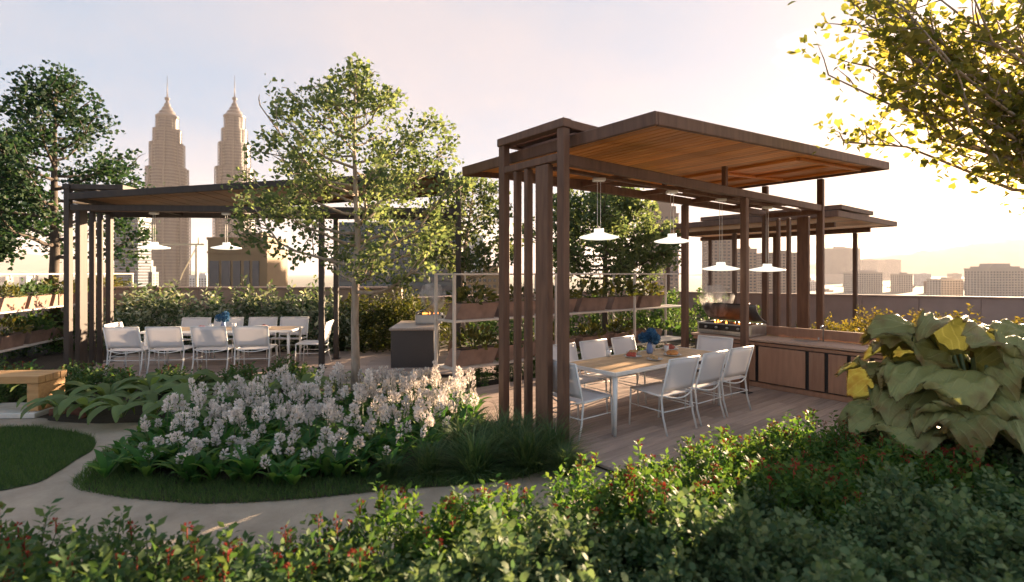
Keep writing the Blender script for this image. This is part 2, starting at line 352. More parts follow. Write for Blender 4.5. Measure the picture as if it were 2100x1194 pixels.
# ------------------------------------------------------------------ mesh helpers
class MB:
    """Collects geometry in numpy and links it as ONE mesh object."""
    def __init__(s):
        s.v, s.f, s.n = [], [], 0
    def add(s, V, F, mi=0):
        V = np.asarray(V, float).reshape(-1, 3)
        F = np.asarray(F, int)
        s.v.append(V); s.f.append((F + s.n, mi)); s.n += len(V)
    def box(s, c, d, bev=0.0, rz=0.0, mi=0):
        c = np.array(c, float); h = np.array(d, float) / 2
        R = np.array([[cos(rz), -sin(rz), 0], [sin(rz), cos(rz), 0], [0, 0, 1]])
        if bev <= 0:
            V = np.array([[x, y, z] for x in (-1, 1) for y in (-1, 1) for z in (-1, 1)], float) * h
            F = [(0, 1, 3, 2), (4, 6, 7, 5), (0, 4, 5, 1), (2, 3, 7, 6), (0, 2, 6, 4), (1, 5, 7, 3)]
            s.add(V @ R.T + c, F, mi); return
        b = min(bev, h.min() * 0.45)
        V = []; idx = {}
        for sxx in (-1, 1):
            for syy in (-1, 1):
                for szz in (-1, 1):
                    sg = np.array([sxx, syy, szz])
                    for a in range(3):
                        p = (h - b) * sg; p[a] = h[a] * sg[a]
                        idx[(sxx, syy, szz, a)] = len(V); V.append(p)
        Q, T = [], []
        V = np.array(V)
        def orient(ix):
            P = V[list(ix)]
            nn = np.cross(P[1] - P[0], P[2] - P[0])
            return tuple(ix) if nn @ P.mean(0) > 0 else tuple(reversed(ix))
        for a in range(3):
            o = [i for i in range(3) if i != a]
            for sg in (-1, 1):
                q = []
                for u, v in ((-1, -1), (1, -1), (1, 1), (-1, 1)):
                    k = [0, 0, 0]; k[a] = sg; k[o[0]] = u; k[o[1]] = v
                    q.append(idx[(*k, a)])
                Q.append(orient(q))
        for a in range(3):
            o = [i for i in range(3) if i != a]
            for u in (-1, 1):
                for v in (-1, 1):
                    k0 = [0, 0, 0]; k0[a] = -1; k0[o[0]] = u; k0[o[1]] = v
                    k1 = list(k0); k1[a] = 1
                    Q.append(orient([idx[(*k0, o[0])], idx[(*k1, o[0])], idx[(*k1, o[1])], idx[(*k0, o[1])]]))
        for k in [(a_, b_, c_) for a_ in (-1, 1) for b_ in (-1, 1) for c_ in (-1, 1)]:
            T.append(orient([idx[(*k, 0)], idx[(*k, 1)], idx[(*k, 2)]]))
        W = V @ R.T + c
        n0 = s.n
        s.add(W, Q, mi)
        s.f.append((np.array(T) + n0, mi))
    def tube(s, pts, rad, n=8, mi=0, cap=True):
        P = np.array(pts, float)
        k = len(P)
        r = np.broadcast_to(np.array(rad, float), (k,)) if np.ndim(rad) == 0 else np.array(rad, float)
        T = np.gradient(P, axis=0)
        T /= np.linalg.norm(T, axis=1)[:, None] + 1e-9
        up = np.array([0, 0, 1.0]) if abs(T[0][2]) < 0.9 else np.array([1.0, 0, 0])
        V = []
        nrm = np.cross(T[0], up); nrm /= np.linalg.norm(nrm)
        ang = np.arange(n) * 2 * pi / n
        for i in range(k):
            nrm = nrm - T[i] * (nrm @ T[i]); nrm /= np.linalg.norm(nrm) + 1e-9
            bi = np.cross(T[i], nrm)
            V.append(P[i] + r[i] * (np.cos(ang)[:, None] * nrm + np.sin(ang)[:, None] * bi))
        V = np.concatenate(V)
        i0 = np.arange(n); i1 = (i0 + 1) % n
        F = np.concatenate([np.stack([j * n + i0, j * n + i1, (j + 1) * n + i1, (j + 1) * n + i0], 1) for j in range(k - 1)])
        n0 = s.n
        s.add(V, F, mi)
        if cap:
            s.f.append((np.array([list(range(n))[::-1]]) + n0, mi))
            s.f.append((np.array([[(k - 1) * n + j for j in range(n)]]) + n0, mi))
    def lathe(s, prof, n=24, c=(0, 0, 0), mi=0, sq=(1, 1)):
        ang = np.arange(n) * 2 * pi / n
        V = np.concatenate([np.stack([r * np.cos(ang) * sq[0], r * np.sin(ang) * sq[1], np.full(n, z)], 1) for r, z in prof]) + np.array(c)
        i0 = np.arange(n); i1 = (i0 + 1) % n
        F = np.concatenate([np.stack([j * n + i0, j * n + i1, (j + 1) * n + i1, (j + 1) * n + i0], 1) for j in range(len(prof) - 1)])
        s.add(V, F, mi)
    def grid(s, G, mi=0, solid=0.0):
        G = np.asarray(G, float); a, b = G.shape[:2]
        I = np.arange(a * b).reshape(a, b)
        F = np.stack([I[:-1, :-1], I[1:, :-1], I[1:, 1:], I[:-1, 1:]], -1).reshape(-1, 4)
        s.add(G.reshape(-1, 3), F, mi)
        if solid:
            du = np.gradient(G, axis=0); dv = np.gradient(G, axis=1)
            nn = np.cross(du, dv); nn /= np.linalg.norm(nn, axis=2)[..., None] + 1e-9
            H = G - nn * solid
            n0 = s.n
            s.add(H.reshape(-1, 3), F[:, ::-1], mi)
            ring = list(I[0, :]) + list(I[1:, -1]) + list(I[-1, -2::-1]) + list(I[-2:0:-1, 0])
            E = [(ring[i] + n0 - a * b, ring[(i + 1) % len(ring)] + n0 - a * b, ring[(i + 1) % len(ring)] + n0, ring[i] + n0) for i in range(len(ring))]
            s.f.append((np.array(E), mi))
    def prism(s, poly, z0, z1, mi=0):
        n = len(poly)
        V = [(x, y, z0) for x, y in poly] + [(x, y, z1) for x, y in poly]
        n0 = s.n
        s.add(V, [(i, (i + 1) % n, n + (i + 1) % n, n + i) for i in range(n)], mi)
        s.f.append((np.array([list(range(n, 2 * n))]) + n0, mi))
        s.f.append((np.array([list(range(n))[::-1]]) + n0, mi))
    def inst(s, tpl, P, X, Y, Z, S, mi=0):
        """Many copies of a small template: origin P, axes X Y Z, scale S."""
        TV, TF = tpl
        TV = np.asarray(TV, float)
        N = len(P)
        S = np.broadcast_to(np.asarray(S, float), (N,))
        V = P[:, None, :] + S[:, None, None] * (TV[None, :, 0:1] * X[:, None, :] + TV[None, :, 1:2] * Y[:, None, :] + TV[None, :, 2:3] * Z[:, None, :])
        off = (np.arange(N) * len(TV))[:, None, None]
        n0 = s.n
        s.v.append(V.reshape(-1, 3)); s.n += N * len(TV)
        for F in TF:
            F = np.asarray(F, int)
            s.f.append(((F[None] + off + n0).reshape(-1, F.shape[1]), mi))
    def mesh(s, name, mats, smooth=True):
        me = bpy.data.meshes.new(name)
        V = np.concatenate(s.v)
        lv, ls, mi = [], [], []
        p = 0
        for F, m in s.f:
            if not len(F): continue
            lv.append(F.reshape(-1)); k = F.shape[1]
            ls.append(p + np.arange(len(F)) * k); p += F.size
            mi.append(np.full(len(F), m))
        lv = np.concatenate(lv); ls = np.concatenate(ls); mi = np.concatenate(mi)
        me.vertices.add(len(V)); me.vertices.foreach_set('co', V.reshape(-1).astype(np.float32))
        me.loops.add(len(lv)); me.loops.foreach_set('vertex_index', lv.astype(np.int32))
        me.polygons.add(len(ls)); me.polygons.foreach_set('loop_start', ls.astype(np.int32))
        me.polygons.foreach_set('material_index', mi.astype(np.int32))
        me.update(calc_edges=True)
        if smooth:
            me.polygons.foreach_set('use_smooth', np.ones(len(ls), bool))
        else:
            me.polygons.foreach_set('use_smooth', np.zeros(len(ls), bool))
        for m in (mats if isinstance(mats, (list, tuple)) else [mats]):
            me.materials.append(m)
        me.validate()
        return me
    def build(s, name, mats, parent=None, smooth=False):
        return link_mesh(s.mesh(name, mats, smooth), name, parent)

def link_mesh(me, name, parent=None, loc=None, rot=None):
    o = bpy.data.objects.new(name, me)
    col.objects.link(o)
    if parent: o.parent = parent
    if loc is not None: o.location = loc
    if rot is not None: o.rotation_euler = rot
    return o

def tag(o, label, cat, group=None):
    o['label'] = label; o['category'] = cat
    if group: o['group'] = group
    return o

def thing(name, label, cat, loc=(0, 0, 0), rz=0.0, group=None):
    o = bpy.data.objects.new(name, None)
    o.empty_display_size = 0.2
    col.objects.link(o)
    o.location = loc; o.rotation_euler = (0, 0, rz)
    return tag(o, label, cat, group)

def kind(o, k):
    o['kind'] = k; return o

def copy_tree(o, parent=None):
    c = o.copy(); col.objects.link(c)
    c.parent = parent
    for ch in list(o.children): copy_tree(ch, c)
    return c

def place(o, loc, rz=0.0, label=None, s=None):
    o.location = loc; o.rotation_euler = (0, 0, rz)
    if label: o['label'] = label
    if s is not None: o.scale = s
    return o

def unit(v):
    v = np.asarray(v, float)
    return v / (np.linalg.norm(v, axis=-1, keepdims=True) + 1e-9)

def leaf_axes(N, D, up=0.6, spread=1.0, r=None):
    """Leaf frames: Y runs along the leaf (near direction D), Z is its face."""
    r = r or rng
    Y = unit(D + r.normal(0, spread, (N, 3)))
    Z = r.normal(0, 1, (N, 3)); Z[:, 2] = np.abs(Z[:, 2]) + up
    X = unit(np.cross(Y, Z)); Z = np.cross(X, Y)
    return X, Y, Z

# leaf templates (length 1 along Y)
LEAF4 = (np.array([[0, 0, 0], [-.26, .45, .05], [0, 1, -.10], [.26, .45, .05], [0, .5, -.03]]), [np.array([[0, 4, 1], [4, 2, 1], [0, 3, 4], [4, 3, 2]])])
FAN = (np.array([[0, 0, 0], [-.42, .55, .10], [-.30, .95, .02], [0, .82, -.05], [.30, .95, .02], [.42, .55, .10], [0, .5, -.02]]),
       [np.array([[0, 6, 1], [1, 6, 2], [2, 6, 3], [3, 6, 4], [4, 6, 5], [5, 6, 0]])])
PETAL = (np.array([[0, 0, 0], [-.28, .6, .08], [0, 1, 0], [.28, .6, .08]]), [np.array([[0, 3, 2, 1]])])
ROUND = (np.array([[0, 0, 0], [-.35, .3, .06], [-.32, .75, .05], [0, 1, -.06], [.32, .75, .05], [.35, .3, .06]]), [np.array([[0, 5, 1], [1, 5, 4], [1, 4, 2], [2, 4, 3]])])
BLADE = (np.array([[-.5, 0, 0], [.5, 0, 0], [0, 1, 0]]), [np.array([[0, 1, 2]])])

# ------------------------------------------------------------------ frames of the two main pergolas
YAW = radians(38.55)
P0 = Vector((0.567, 5.72, 0))
YAW3 = radians(5.0)
Q0 = Vector((-8.5, 9.9, 0))
def PL(r, l, z=0.0):
    return (P0.x + cos(YAW) * r - sin(YAW) * l, P0.y + sin(YAW) * r + cos(YAW) * l, z)
def QL(r, l, z=0.0):
    return (Q0.x + cos(YAW3) * r - sin(YAW3) * l, Q0.y + sin(YAW3) * r + cos(YAW3) * l, z)

# ================================================================== SETTING
def sheet(name, poly, z, m, kindname='structure'):
    mb = MB(); n = len(poly)
    mb.add([(x, y, z) for x, y in poly], [tuple(range(n))])
    return kind(mb.build(name, m), kindname)

# city ground, hills
sheet('city_ground', [(-9000, -3000), (9000, -3000), (9000, 9000), (-9000, 9000)], -35.0, M['city'])
def hill(name, pts, base_y, depth):
    """A ridge: (x, height) crest points, falling to the plain on both sides."""
    xs = np.array([p[0] for p in pts], float); hs = np.array([p[1] for p in pts], float)
    n = 120; X = np.linspace(xs[0], xs[-1], n); H = np.interp(X, xs, hs)
    H = H + (np.convolve(rng.normal(0, 1, n), np.ones(7) / 7, 'same') * 26) * (H / max(hs))
    rows = []
    prof = [(-1, 0), (-.8, .10), (-.55, .36), (-.3, .70), (-.12, .93), (0, 1), (.4, .7), (1, 0)]
    for t, k in prof:
        y = base_y + t * depth + rng.normal(0, 40, n) * (abs(t) < 0.99)
        z = -35 + (H + 35) * k * (1 + rng.normal(0, .03, n))
        rows.append(np.stack([X, y, z], 1))
    mb = MB(); mb.grid(np.array(rows))
    return kind(mb.build(name, M['hill'], smooth=True), 'structure')
hill('distant_hill', [(2600, -10), (3500, 90), (4300, 170), (5200, 260), (6200, 400), (7000, 450), (7800, 380), (8600, 300)], 6700, 1500)
hill('distant_hill', [(-8800, 190), (-8200, 250), (-7400, 330), (-6800, 280), (-6000, 170), (-5000, 60), (-4000, -10)], 7200, 1500)

# the podium the terrace lies on
pod = MB()
POD = [(-16, -4), (22, -4), (22, 12.75), (5, 21.9), (-3, 15.0), (-16, 15.0)]
pod.prism(POD, -34.9, -0.055)
kind(pod.build('podium', M['concrete']), 'structure')

def wiggle(poly, n=6, amp=0.03):
    """Round a polygon's outline with Catmull-Rom through its corners."""
    out = []
    k = len(poly); P = [np.array(p, float) for p in poly]
    for i in range(k):
        p0, p1, p2, p3 = P[i - 1], P[i], P[(i + 1) % k], P[(i + 2) % k]
        for j in range(n):
            t = j / n
            q = 0.5 * ((2 * p1) + (-p0 + p2) * t + (2 * p0 - 5 * p1 + 4 * p2 - p3) * t ** 2 + (-p0 + 3 * p1 - 3 * p2 + p3) * t ** 3)
            out.append(tuple(q))
    return out
def inside(poly, pts):
    P = np.array(poly); x, y = pts[:, 0], pts[:, 1]
    c = np.zeros(len(pts), bool); j = len(P) - 1
    for i in range(len(P)):
        xi, yi = P[i]; xj, yj = P[j]
        c ^= ((yi > y) != (yj > y)) & (x < (xj - xi) * (y - yi) / (yj - yi + 1e-12) + xi)
        j = i
    return c

LAWN = wiggle([(-9.5, 6.0), (-6.5, 6.52), (-5.75, 6.45), (-5.05, 6.18), (-4.65, 5.75), (-4.55, 5.40), (-4.45, 5.05), (-4.45, 4.75), (-5.0, 4.50), (-7.0, 4.35), (-9.5, 4.6)])
BED = wiggle([(-4.80, 6.72), (-4.45, 6.30), (-4.25, 5.80), (-4.15, 5.30), (-3.95, 4.75), (-3.45, 4.52), (-2.95, 4.42), (-2.45, 4.38), (-1.75, 4.48),
              (-1.05, 4.66), (-0.25, 4.80), (0.25, 5.05), (0.52, 5.40), (0.38, 5.80), (-0.1, 7.1), (-0.7, 8.2), (-2.5, 8.9), (-5.0, 8.85), (-9.5, 8.5), (-9.5, 7.4),
              (-6.55, 7.00), (-6.1, 6.82), (-5.4, 6.70)], 4)
kind(sheet('lawn', LAWN, -0.050, M['turf_base']), 'structure')
kind(sheet('planting_bed', BED, -0.049, M['soil']), 'structure')
FRONT = [(-4.6, 3.2), (-3.0, 3.25), (-1.6, 3.35), (-0.4, 3.65), (0.45, 4.05), (1.1, 4.5), (1.9, 4.85), (2.9, 5.35), (4.2, 5.6), (6.2, 5.4), (7.0, 4.0), (6.0, 0.8), (-4.6, 0.8)]
kind(sheet('planting_bed', FRONT, -0.048, M['soil']), 'structure')
kind(sheet('planting_bed', [(-15.8, 8.95), (-8.75, 8.95), (-8.75, 12.5), (-3.2, 12.3), (-1.7, 12.2), (-1.4, 9.0), (-0.75, 8.4), (0.5, 9.2), (3.2, 11.35), (5.5, 13.3), (6.9, 9.2), (9.0, 6.0), (21, 4.6), (21, 13.0), (5, 21.5), (-3, 14.85), (-15.8, 14.85)], -0.0495, M['soil']), 'structure')

def blades(name, poly, n, hgt, m, seed, z=-0.05):
    r = np.random.default_rng(seed)
    P = np.array(poly); lo, hi = P.min(0), P.max(0)
    q = r.uniform(lo, hi, (n, 2)); q = q[inside(poly, q)]
    q = q[(np.abs(q[:, 0]) < 1.05 * q[:, 1] + 1.0)]
    N = len(q)
    base = np.concatenate([q, np.full((N, 1), z)], 1)
    D = np.concatenate([r.normal(0, .45, (N, 2)), np.ones((N, 1))], 1); Y = unit(D)
    X = unit(np.cross(Y, r.normal(0, 1, (N, 3)))); Z = np.cross(X, Y)
    S = hgt * r.uniform(.5, 1.3, N)
    X = X * 0.10
    mb = MB(); mb.inst(BLADE, base, X, Y, Z, S)
    return kind(mb.build(name, m), 'stuff')
blades('lawn_grass', LAWN, 90000, 0.055, M['turf'], 3)
EDGE = [p for p in wiggle([(-4.45, 5.75), (-4.25, 5.2), (-4.02, 4.72), (-3.45, 4.50), (-2.95, 4.40), (-2.45, 4.36), (-1.75, 4.46), (-1.05, 4.64), (-0.25, 4.78), (0.2, 5.0), (-.5, 5.25), (-1.7, 5.0), (-2.6, 4.85), (-3.5, 5.0)], 4)]
blades('border_grass', EDGE, 42000, 0.065, M['turf'], 4)

# timber decks: every board its own piece
def deck(name, x0, x1, y0, y1, loc, rz, bw=0.142, L=2.4, face=None, stagger=0.9):
    d = bpy.data.objects.new(name, None); col.objects.link(d)
    d.location = loc; d.rotation_euler = (0, 0, rz); kind(d, 'structure')
    mb = MB(); mb.box(((x0 + x1) / 2, (y0 + y1) / 2, -0.0435), (x1 - x0 - .02, y1 - y0 - .02, 0.015))
    mb.build('joist_bed', M['soil'], d)
    n = int((y1 - y0) / bw); j = 0
    cache = {}
    for i in range(n):
        y = y0 + (i + .5) * bw
        x = x0 - (stagger * (i % 3)) % L
        while x < x1:
            a, b = max(x, x0), min(x + L, x1)
            if b - a > .12:
                key = round(b - a, 2)
                if key not in cache:
                    m_ = MB(); m_.box((0, 0, 0), (key - .005, bw - .007, .032), .004); cache[key] = m_.mesh('board', M['deck'], False)
                link_mesh(cache[key], 'board', d, ((a + b) / 2, y, -0.016 + random.uniform(-.0012, .0012)))
            x += L
    return d
deck('timber_deck', -0.11, 5.3, -1.75, 3.05, P0, YAW)
deck('timber_deck', -0.25, 8.2, -0.75, 2.3, Q0, YAW3, bw=0.16, L=2.9, stagger=1.1)

# ================================================================== WALLS
def wall(label, a, b, h, th, capm, seg=1.5):
    a, b = Vector(a), Vector(b)
    dv = b - a; L = dv.length; rz = atan2(dv.y, dv.x)
    t = thing('parapet_wall', label, 'wall', (a.x, a.y, 0), rz)
    n = max(1, round(L / seg)); w = L / n
    mb = MB(); mb.box((0, 0, 0), (w - .008, th, h + .05), .006)
    me = mb.mesh('wall_panel', M['parapet'], False)
    for i in range(n):
        link_mesh(me, 'wall_panel', t, ((i + .5) * w, 0, h / 2 - .025))
    mc = MB(); mc.box((L / 2, 0, h + .03), (L + .06, th + .08, .055), .01); mc.build('coping', capm, t)
    return t
wall('tall plain plastered parapet behind the white-flecked hedge at the left', (-16, 14.6), (-3.1, 14.6), 1.45, .2, M['parapet'])
wall('short oblique parapet stretch behind the planter shelf with clay troughs', (-2.8, 14.8), (4.9, 21.6), 1.15, .2, M['parapet'])
wall('long low warm-toned parapet beyond the yellow bushes at the right, city behind', (5.2, 21.5), (21.6, 12.6), 1.1, .22, M['parapet'])

# ================================================================== PERGOLAS
def pergola(label, loc, rz, L, W, post_r, roof, portal_top=3.6, beam_z=3.2, end_slats=True, tm='timber', nceil=46, cm='ceiling'):
    t = thing('pergola', label, 'pergola', loc, rz, None)
    tmb = M[tm]
    def beam(name, c, d, bev=.008, m=None, par=t):
        mb = MB(); mb.box((0, 0, 0), d, bev); o = mb.build(name, m or tmb, par); o.location = c; return o
    # entrance portal: two posts, hanging blades, top frame
    for l in (0, W):
        beam('post', (0, l, (portal_top - .1) / 2 - .02), (.10, .11, portal_top - .1 + .04))
    for l in (0, W):
        for r_ in (0, post_r, L):
            beam('base_plate', (r_, l, .006), (.17, .18, .012), .002, M['dark_metal'])
    for l, w, d in ((.315, .215, .09), (.595, .062, .10), (.80, .052, .10)):
        beam('slat', (.0, l * W / 1.07, 1.56), (d, w, 3.16))
    beam('cross_beam', (0, W / 2, 3.19), (.095, W - .112, .085))
    beam('portal_beam', (0, W / 2, portal_top - .05), (.13, W + .14, .10))
    for l in (0, W):
        beam('portal_beam', (.50, l, portal_top - .05), (.86, .10, .098))
    beam('portal_beam', (.93 + .045, W / 2, portal_top - .05), (.088, W + .12, .096))
    for k in range(3):
        beam('portal_slat', (.22 + k * .24, W / 2, portal_top - .055), (.13, W - .105, .05))
    # lower frame
    for l in (0, W):
        beam('beam', (L / 2, l, beam_z - .045), (L - .11, .085, .12))
    n = 5
    for k in range(1, n):
        beam('rafter', (L * k / n, W / 2, beam_z - .03), (.055, W - .09, .075))
    # posts further along; end posts rise to the roof
    tilt = roof['rise'] / (roof['x1'] - roof['x0'])
    rz_at = lambda x: roof['z'] + (x - roof['x0']) * tilt
    for l in (0, W):
        beam('post', (post_r, l, (beam_z - .11) / 2 - .02), (.10, .10, beam_z - .11 + .04))
        h = rz_at(L) - roof['th'] - .01
        beam('post', (L, l, h / 2 - .02), (.10, .11, h + .04))
        beam('strut', (post_r - .6, l, (beam_z + .018 + rz_at(post_r - .6) - roof['th']) / 2), (.07, .07, rz_at(post_r - .6) - roof['th'] - beam_z - .02))
    if end_slats:
        for l, w, d in ((.315, .215, .09), (.595, .062, .10), (.80, .052, .10)):
            beam('slat', (L, l * W / 1.07, 1.5), (d, w, 3.04))
        beam('cross_beam', (L, W / 2, 3.10), (.09, W - .112, .10))
    else:
        beam('cross_beam', (L, W / 2, beam_z - .045), (.09, W - .112, .10))
    # slatted panel lying on the lower frame towards the far end
    if end_slats:
        for k in range(6):
            beam('panel_slat', (L - 1.9, .14 + k * (W - .28) / 5, beam_z + .026), (3.0, .11, .022), .004)
    # big roof leaf
    x0, x1, y0, y1, z, th = (roof[k] for k in ('x0', 'x1', 'y0', 'y1', 'z', 'th'))
    a = -atan2(roof['rise'], x1 - x0)
    ln = sqrt((x1 - x0) ** 2 + roof['rise'] ** 2)
    rf = MB(); rf.box((ln / 2, (y0 + y1) / 2, -.022), (ln - .02, y1 - y0 - .02, .03))
    R = rf.build('roof', M['roof_top'], t); R.location = (x0, 0, z); R.rotation_euler = (0, a, 0)
    def rpart(name, c, d, m):
        mb = MB(); mb.box((0, 0, 0), d, .008); o = mb.build(name, m, R); o.location = c; return o
    rpart('fascia', (.02, (y0 + y1) / 2, -th / 2), (.045, y1 - y0, th), tmb)
    rpart('fascia', (ln - .02, (y0 + y1) / 2, -th / 2), (.045, y1 - y0, th), tmb)
    rpart('fascia', (ln / 2, y0 + .02, -th / 2), (ln - .088, .045, th), tmb)
    rpart('fascia', (ln / 2, y1 - .02, -th / 2), (ln - .088, .045, th), tmb)
    w = (ln - .10) / nceil
    mb = MB(); mb.box((0, 0, 0), (w - .018, y1 - y0 - .10, .018), .004); me = mb.mesh('ceiling_board', M[cm], False)
    for k in range(nceil):
        link_mesh(me, 'ceiling_board', R, (.05 + (k + .5) * w, (y0 + y1) / 2, -.052 + random.uniform(-.002, .002)))
    # frame of joists under the boards
    for x in (ln * .60, ln * .80, ln * .965):
        rpart('joist', (x, (y0 + y1) / 2 + .05, -.085), (.06, y1 - y0 - .75, .045), M[cm])
    for y in (y0 + .40, (y0 + y1) / 2 + .05, y1 - .33):
        rpart('joist', (ln * .7825, y, -.088), (ln * .365 + .06, .055, .05), M[cm])
    return t

pergola('large brown timber pergola with tilted cedar-lined roof over the right dining table', P0, YAW, 6.95, 1.07, 4.0,
        dict(x0=.13, x1=6.95, y0=-1.12, y1=2.25, z=3.45, th=.135, rise=.42))
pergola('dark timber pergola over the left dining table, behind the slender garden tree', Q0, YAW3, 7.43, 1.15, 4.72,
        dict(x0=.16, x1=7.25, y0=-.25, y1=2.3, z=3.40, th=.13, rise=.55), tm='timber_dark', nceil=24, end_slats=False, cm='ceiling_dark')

def far_pergola():
    t = thing('pergola', 'farthest timber pergola with flat stepped roof, beyond the kitchen counter', 'pergola', (8.18, 12.94, 0), YAW)
    def beam(name, c, d, m=M['timber'], par=t):
        mb = MB(); mb.box((0, 0, 0), d, .008); o = mb.build(name, m, par); o.location = c; return o
    for r in (.9, 3.6):
        for l in (.8, 3.2, 5.6):
            beam('post', (r, l, 1.55), (.11, .11, 3.14))
    for r in (.9, 3.6):
        beam('beam', (r, 3.2, 3.19), (.10, 5.6, .13))
    rf = beam('roof', (2.3, 3.2, 3.40), (4.55, 6.25, .05), M['roof_top'])
    for c, d in (((-2.3, 0, -.0), (.05, 6.4, .16)), ((2.3, 0, -.0), (.05, 6.4, .16)), ((0, -3.17, -.0), (4.54, .05, .16)), ((0, 3.17, -.0), (4.54, .05, .16))):
        beam('fascia', c, d, M['timber'], rf)
    for k in range(24):
        beam('ceiling_board', (-2.27 + .0946 + k * .1892 * 1.0, 0, -.045), (.178, 6.2, .02), M['ceiling'], rf)
    up = beam('upper_roof', (1.2, 1.9, 3.56), (2.3, 3.9, .12), M['timber'])
    return t
far_pergola()

# ================================================================== FURNITURE
def tube_part(name, paths, r, m, par, n=8):
    mb = MB()
    for p in paths: mb.tube(p, r, n)
    return mb.build(name, m, par, True)

def make_chair():
    t = thing('dining_chair', 'chair', 'chair', (0, 0, 0), 0, None)
    w = .275
    # seat sling (slightly hollow), back sling (leaning)
    u = np.linspace(-1, 1, 7); v = np.linspace(0, 1, 7)
    G = np.array([[(x * (w - .012), -.22 + .47 * y, .445 + .012 * (1 if y == 1 else 0) - .016 * (1 - x * x) * sin(pi * y) + .02 * y) for y in v] for x in u])
    mb = MB(); mb.grid(G, 0, .008); mb.build('seat', M['sling'], t, True)
    G = np.array([[(x * (w - .012), -.235 - .10 * y - .018 * (1 - x * x), .50 + .385 * y) for y in v] for x in u])
    mb = MB(); mb.grid(G, 0, -.008); mb.build('backrest', M['sling'], t, True)
    for s in (-1, 1):
        tube_part('leg', [[(s * w, .25, .47), (s * w, .262, .25), (s * w, .275, -.0)]], .011, M['white'], t)
        tube_part('leg', [[(s * w, -.345, .895), (s * w, -.24, .50), (s * w, -.225, .42), (s * w, -.25, .2), (s * w, -.31, .0)]], .012, M['white'], t)
        tube_part('side_rail', [[(s * w, -.225, .448), (s * w, .25, .468)]], .012, M['white'], t)
    tube_part('front_rail', [[(-w, .252, .468), (w, .252, .468)]], .011, M['white'], t)
    tube_part('top_rail', [[(-w, -.345, .893), (w, -.345, .893)]], .011, M['white'], t)
    tube_part('stretcher', [[(s * .0 + x * w, -.232 - .055 * (1 - x * x), .41 + .05 * (abs(x) ** 2)) for x in np.linspace(-1, 1, 9)]], .009, M['white'], t)
    tube_part('stretcher', [[(-w, -.265, .27), (w, -.265, .27)], [(-w, -.262, .272), (-w, .262, .272)], [(w, -.262, .272), (w, .262, .272)]], .007, M['white'], t)
    return t
chair = make_chair()
used = [False]
def put_chair(x, y, rz, label, group, s=(1, 1, 1)):
    c = chair if not used[0] else copy_tree(chair)
    used[0] = True
    place(c, (x, y, 0), rz, label, s); c['group'] = group
GR = 'white sling chairs round the right table'
def near(rng_):
    pass
for r, lb in ((1.44, 'near-row white chair at the right table, closest to the slatted screen'),
              (2.10, 'middle white chair of the near row at the right table'),
              (2.78, 'near-row white chair at the right table, closest to the kitchen counter')):
    x, y, _ = PL(r, -.26); put_chair(x, y, YAW + radians(random.uniform(-7, 5)), lb, GR)
for r, lb in ((1.06, 'far-row white chair at the right table, half hidden by the screen post'),
              (1.72, 'middle white chair of the far row at the right table'),
              (2.42, 'far-row white chair at the right table, directly behind the blue flowers')):
    x, y, _ = PL(r, .80); put_chair(x, y, YAW + pi + radians(random.uniform(-3, 3)), lb, GR)
x, y, _ = PL(.42, .16); put_chair(x, y, YAW - pi / 2, 'white chair at the near head of the right table, beside the slatted screen', GR)
x, y, _ = PL(3.22, .22); put_chair(x, y, YAW + pi / 2 + .08, 'white chair at the far head of the right table, before the grill', GR)
GL = 'white sling chairs round the left table'
for r, lb in ((1.26, 'leftmost of the four near-row chairs at the left table'),
              (1.99, 'second from left of the four near-row chairs at the left table'),
              (2.78, 'third from left of the four near-row chairs at the left table'),
              (3.52, 'rightmost of the four near-row chairs at the left table')):
    x, y, _ = QL(r, -.14); put_chair(x, y, YAW3 + radians(random.uniform(-5, 5)), lb, GL, (1.12, 1, 1))
for r, lb in ((1.57, 'leftmost of the four far-row chairs at the left table'),
              (2.28, 'second from left of the four far-row chairs, behind the blue flowers'),
              (3.01, 'third from left of the four far-row chairs at the left table'),
              (3.70, 'rightmost of the four far-row chairs at the left table')):
    x, y, _ = QL(r, 1.22); put_chair(x, y, YAW3 + pi + radians(random.uniform(-2, 2)), lb, GL, (1.1, 1, 1))
x, y, _ = QL(.92, .40); put_chair(x, y, YAW3 - pi / 2 + .12, 'white chair at the left head of the left table, beside the slats', GL, (1.15, 1, 1))
x, y, _ = QL(4.42, .45); put_chair(x, y, YAW3 + pi / 2, 'white chair at the right head of the left table, seen side-on', GL)

def table(label, loc, rz, L, W):
    t = thing('dining_table', label, 'table', loc, rz)
    n = 7; w = (W - .06) / n
    mb = MB(); mb.box((0, 0, 0), (L - .06, w - .006, .022), .003); me = mb.mesh('top_board', M['table_wood'], False)
    for k in range(n):
        link_mesh(me, 'top_board', t, (L / 2, .03 + (k + .5) * w, .742))
    mb = MB()
    mb.box((L / 2, .014, .733), (L, .026, .045), .004); mb.box((L / 2, W - .014, .733), (L, .026, .045), .004)
    mb.box((.014, W / 2, .733), (.026, W - .058, .0445), .004); mb.box((L - .014, W / 2, .733), (.026, W - .058, .0445), .004)
    mb.box((L / 2, W / 2, .715), (.05, W - .058, .03), .003)
    mb.build('frame', M['white'], t)
    for x in (.07, L - .07):
        for y in (.07, W - .07):
            mb = MB(); mb.tube([(x, y, .71), (x, y, .35), (x, y, 0.0)], [.034, .026, .020], 12)
            mb.tube([(x, y, .71), (x + (.09 if x < 1 else -.09), y, .712)], [.02, .012], 6)
            mb.build('leg', M['white'], t, True)
    return t
tx, ty, _ = PL(.60, -.24)
table('pale teak dining table with white frame under the nearer pergola', (tx, ty, 0), YAW, 2.42, .90)
qx, qy, _ = QL(1.25, .08)
table('long pale teak dining table under the left pergola, ringed by chairs', (qx, qy, 0), YAW3, 2.85, .88)

